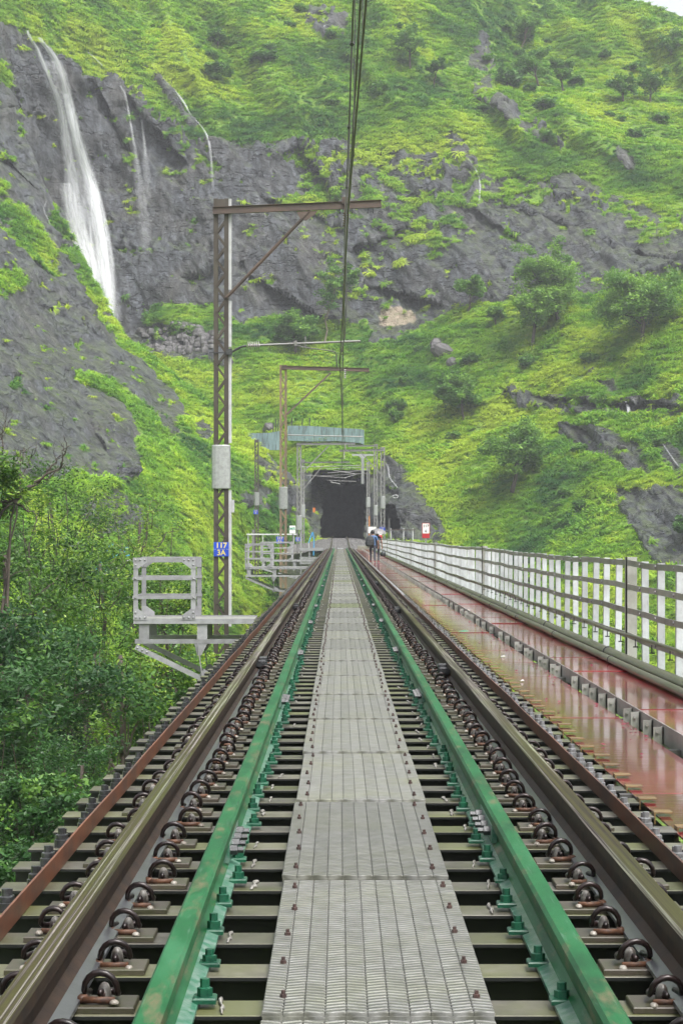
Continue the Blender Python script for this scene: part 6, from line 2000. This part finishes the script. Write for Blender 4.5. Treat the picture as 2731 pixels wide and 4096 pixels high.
def person(loc, s, top_mat, label, shirt_low, stride=1, arms=None):
    o = tag(empty('person', loc), label, 'person', 'walkers under the umbrella')
    st = 0.10*stride
    V = [(0, 0, 0.93), (0, 0.01, 1.10), (0, 0.02, 1.28), (0, 0.02, 1.42), (0, 0.025, 1.50), (0, 0.03, 1.60), (0, 0.03, 1.68),          # spine, neck, head 0-6
         (-0.10, 0, 0.88), (-0.105, 0.04+st, 0.50), (-0.105, -0.02+st*1.6, 0.09), (-0.11, 0.13+st*1.6, 0.035),                          # left leg 7-10
         (0.10, 0, 0.88), (0.105, 0.03-st, 0.50), (0.105, -0.10-st*1.6, 0.12), (0.11, 0.02-st*1.6, 0.04),                                 # right leg 11-14
         (-0.19, 0.01, 1.39), (0.19, 0.01, 1.39)]                                                                                         # shoulders 15,16
    E = [(0,1),(1,2),(2,3),(3,4),(4,5),(5,6),(0,7),(7,8),(8,9),(9,10),(0,11),(11,12),(12,13),(13,14),(3,15),(3,16)]
    Rr = [(0.16, 0.11), (0.145, 0.10), (0.165, 0.11), (0.13, 0.085), (0.05, 0.05), (0.082, 0.095), (0.07, 0.085),
          0.095, 0.06, 0.042, 0.035, 0.095, 0.06, 0.042, 0.035, 0.065, 0.065]
    for sh, (el, wr, hd) in zip((15, 16), arms):
        k = len(V)
        V += [el, wr, hd]; Rr += [0.044, 0.032, 0.036]; E += [(sh, k), (k, k+1), (k+1, k+2)]
        # fingers and thumb
        d = (Vector(hd)-Vector(wr)).normalized()
        sd = d.orthogonal().normalized()
        for q, (off, ln) in enumerate(((-0.028, 0.06), (-0.010, 0.07), (0.010, 0.068), (0.028, 0.055), (0.045, 0.03))):
            a = Vector(hd) + sd*off; b_ = a + d*ln
            j = len(V); V += [tuple(a), tuple(b_)]; Rr += [0.010, 0.008]; E += [(k+2, j), (j, j+1)]
    def mf(c):
        if c.z > 1.47: return 0
        if c.z < 0.10: return 3
        if c.z < 0.94 and abs(c.x) < 0.24: return 2
        if abs(c.x) > 0.25 and c.z < shirt_low: return 0
        if c.z < 0.94: return 0
        return 1
    b = skin_body('body', V, E, Rr, mf, [M_SKIN, top_mat, M_TROUS, M_SHOE], o)
    # hair cap with ears below it
    hm = MB(); n = 14
    prof = [(0.004, 0.135), (0.06, 0.12), (0.098, 0.075), (0.108, 0.02), (0.104, -0.045), (0.085, -0.085)]
    hm.lathe(prof[::-1], (0, 0.015, 1.645), n)
    hm.build('hair', M_HAIR, o, smooth=True)
    MB().lathe([(0.004, -0.02), (0.022, -0.012), (0.026, 0), (0.02, 0.012), (0.004, 0.018)], (-0.098, 0.04, 1.60), 8, 'x').build('ear', M_SKIN, o, smooth=True)
    MB().lathe([(0.004, -0.018), (0.02, -0.012), (0.026, 0), (0.022, 0.012), (0.004, 0.02)], (0.098, 0.04, 1.60), 8, 'x').build('ear', M_SKIN, o, smooth=True)
    # face side, turned up the line
    f = MB(); f.lathe([(0.003, 0.0), (0.014, 0.008), (0.017, 0.03), (0.006, 0.05)], (0, 0.125, 1.575), 8); f.build('nose', M_SKIN, o, smooth=True)
    for sx_ in (-0.035, 0.035):
        MB().lathe([(0.002, 0), (0.010, 0.004), (0.002, 0.010)], (sx_, 0.118, 1.625), 8, 'y').build('eye', M_WTXT, o, smooth=True)
    MB().box((-0.028, 0.116, 1.535), (0.028, 0.126, 1.546), 0.003).build('mouth', M_RED, o)
    o.scale = (s, s, s)
    return o
PS = 0.86
w1 = U(1490, 2252, 93)
person((w1.x, 93, 0.004), PS, M_SHIRT, 'person in a blue shirt walking away with a backpack under the umbrella', 1.22, 1,
       [((-0.27, 0.02, 1.12), (-0.24, 0.14, 0.92), (-0.23, 0.17, 0.85)), ((0.29, -0.02, 1.13), (0.31, 0.05, 0.88), (0.31, 0.06, 0.80))])
w2 = U(1506, 2252, 93.7)
person((w2.x, 93.75, 0.004), PS*0.98, M_DARKTOP, 'person in dark clothes walking ahead of the blue shirt, holding the umbrella', 1.30, -1,
       [((-0.22, 0.10, 1.16), (-0.10, 0.24, 1.24), (-0.06, 0.27, 1.28)), ((0.27, -0.02, 1.13), (0.30, 0.05, 0.88), (0.30, 0.06, 0.80))])
# backpack, worn on the left shoulder
bp = tag(empty('backpack', (w1.x-0.13, 92.80, 1.05)), 'big charcoal backpack hanging on the back of the blue shirt', 'backpack')
V = []
pk = MB(); n = 16
for z, rx, ry in ((-0.30, 0.10, 0.06), (-0.27, 0.19, 0.12), (-0.15, 0.22, 0.15), (0.0, 0.20, 0.145), (0.12, 0.16, 0.12), (0.19, 0.10, 0.08), (0.21, 0.03, 0.03)):
    for k in range(n):
        a = 2*math.pi*k/n
        pk.v.append((rx*math.cos(a), ry*math.sin(a), z))
for j in range(6):
    for k in range(n):
        pk.f.append((j*n+k, j*n+(k+1) % n, (j+1)*n+(k+1) % n, (j+1)*n+k)); pk.m.append(0)
pk.f += [tuple(range(n)), tuple(range(6*n, 7*n))]; pk.m += [0, 0]
pk.build('pack', M_BAG, bp, smooth=True)
MB().tube([(0.02, 0.03, 0.18), (0.0, 0.14, 0.24), (-0.02, 0.24, 0.12), (-0.04, 0.2, -0.1), (0.0, 0.08, -0.22)], 0.018, 6).build('strap', M_BAG, bp)
MB().box((-0.12, -0.165, -0.22), (0.12, -0.13, -0.04), 0.03).build('pocket', M_BAG, bp)
# carrier bag in the hand
cb2 = tag(empty('carrier_bag', (w2.x+0.31, 93.80, 0.42)), 'dark plastic carrier bag held low by the walker on the right', 'bag')
bg_ = MB(); n = 12
for z, rx, ry in ((-0.14, 0.06, 0.05), (-0.12, 0.12, 0.08), (0.0, 0.125, 0.085), (0.09, 0.09, 0.06), (0.13, 0.03, 0.03)):
    for k in range(n):
        a = 2*math.pi*k/n; q = 1 + 0.12*math.sin(3*a + z*20)
        bg_.v.append((rx*q*math.cos(a), ry*q*math.sin(a), z))
for j in range(4):
    for k in range(n):
        bg_.f.append((j*n+k, j*n+(k+1) % n, (j+1)*n+(k+1) % n, (j+1)*n+k)); bg_.m.append(0)
bg_.f += [tuple(range(n)), tuple(range(4*n, 5*n))]; bg_.m += [0, 0]
bg_.build('sack', M_BAG2, cb2, smooth=True)
MB().tube([(-0.04, 0, 0.11), (-0.02, 0, 0.26), (0.0, 0, 0.30), (0.02, 0, 0.26), (0.04, 0, 0.11)], 0.008, 5).build('handle', M_BAG2, cb2)
# umbrella
uc = U(1511, 2114, 93.8)
um = tag(empty('umbrella', (uc.x, 93.85, uc.z)), 'open grey translucent umbrella above the two walkers', 'umbrella')
m = MB(); nr_, na = 6, 32
for i in range(nr_+1):
    t_ = i/nr_
    for k in range(na):
        a = 2*math.pi*k/na
        sc_ = 1 - 0.05*abs(math.sin(4*a))*t_
        r_ = 0.40*math.sin(t_*1.25)/math.sin(1.25)*sc_
        m.v.append((r_*math.cos(a), r_*math.sin(a), -0.24*(t_**2.1) - 0.02*t_*abs(math.sin(4*a))))
for i in range(nr_):
    for k in range(na):
        m.f.append((i*na+k, (i+1)*na+k, (i+1)*na+(k+1) % na, i*na+(k+1) % na)); m.m.append(0)
m.build('canopy', M_UMB, um, smooth=True)
MB().tube([(0, 0, 0.07), (0, 0, -0.70)], 0.008, 6).build('shaft', M_BLACK, um)
MB().tube([(0, 0, -0.70), (0, 0.01, -0.76), (0, 0.04, -0.79), (0, 0.06, -0.76)], 0.012, 6).build('handle', M_BLACK, um)
for k in range(8):
    a = 2*math.pi*k/8
    MB().tube([(0.40*math.sin(t_*1.25)/math.sin(1.25)*math.cos(a)*0.99, 0.40*math.sin(t_*1.25)/math.sin(1.25)*math.sin(a)*0.99, -0.24*t_**2.1-0.008) for t_ in (0.05, 0.35, 0.7, 1.0)], 0.004, 4).build('rib', M_BLACK, um)
# ------------------------------------------------------------------ air: thin mist
def make_haze():
    m = bpy.data.materials.new('mist'); m.use_nodes = True
    n, l = m.node_tree.nodes, m.node_tree.links
    n.remove(n['Principled BSDF'])
    v = n.new('ShaderNodeVolumePrincipled')
    v.inputs['Color'].default_value = (0.93, 0.96, 1.0, 1)
    v.inputs['Density'].default_value = HAZE
    v.inputs['Anisotropy'].default_value = 0.2
    l.new(v.outputs[0], n['Material Output'].inputs['Volume'])
    o = MB().box((-460, -150, -60), (460, 700, 330)).build('haze', m)
    return tag(o, kind='stuff')
HAZE = 0.0004
make_haze()
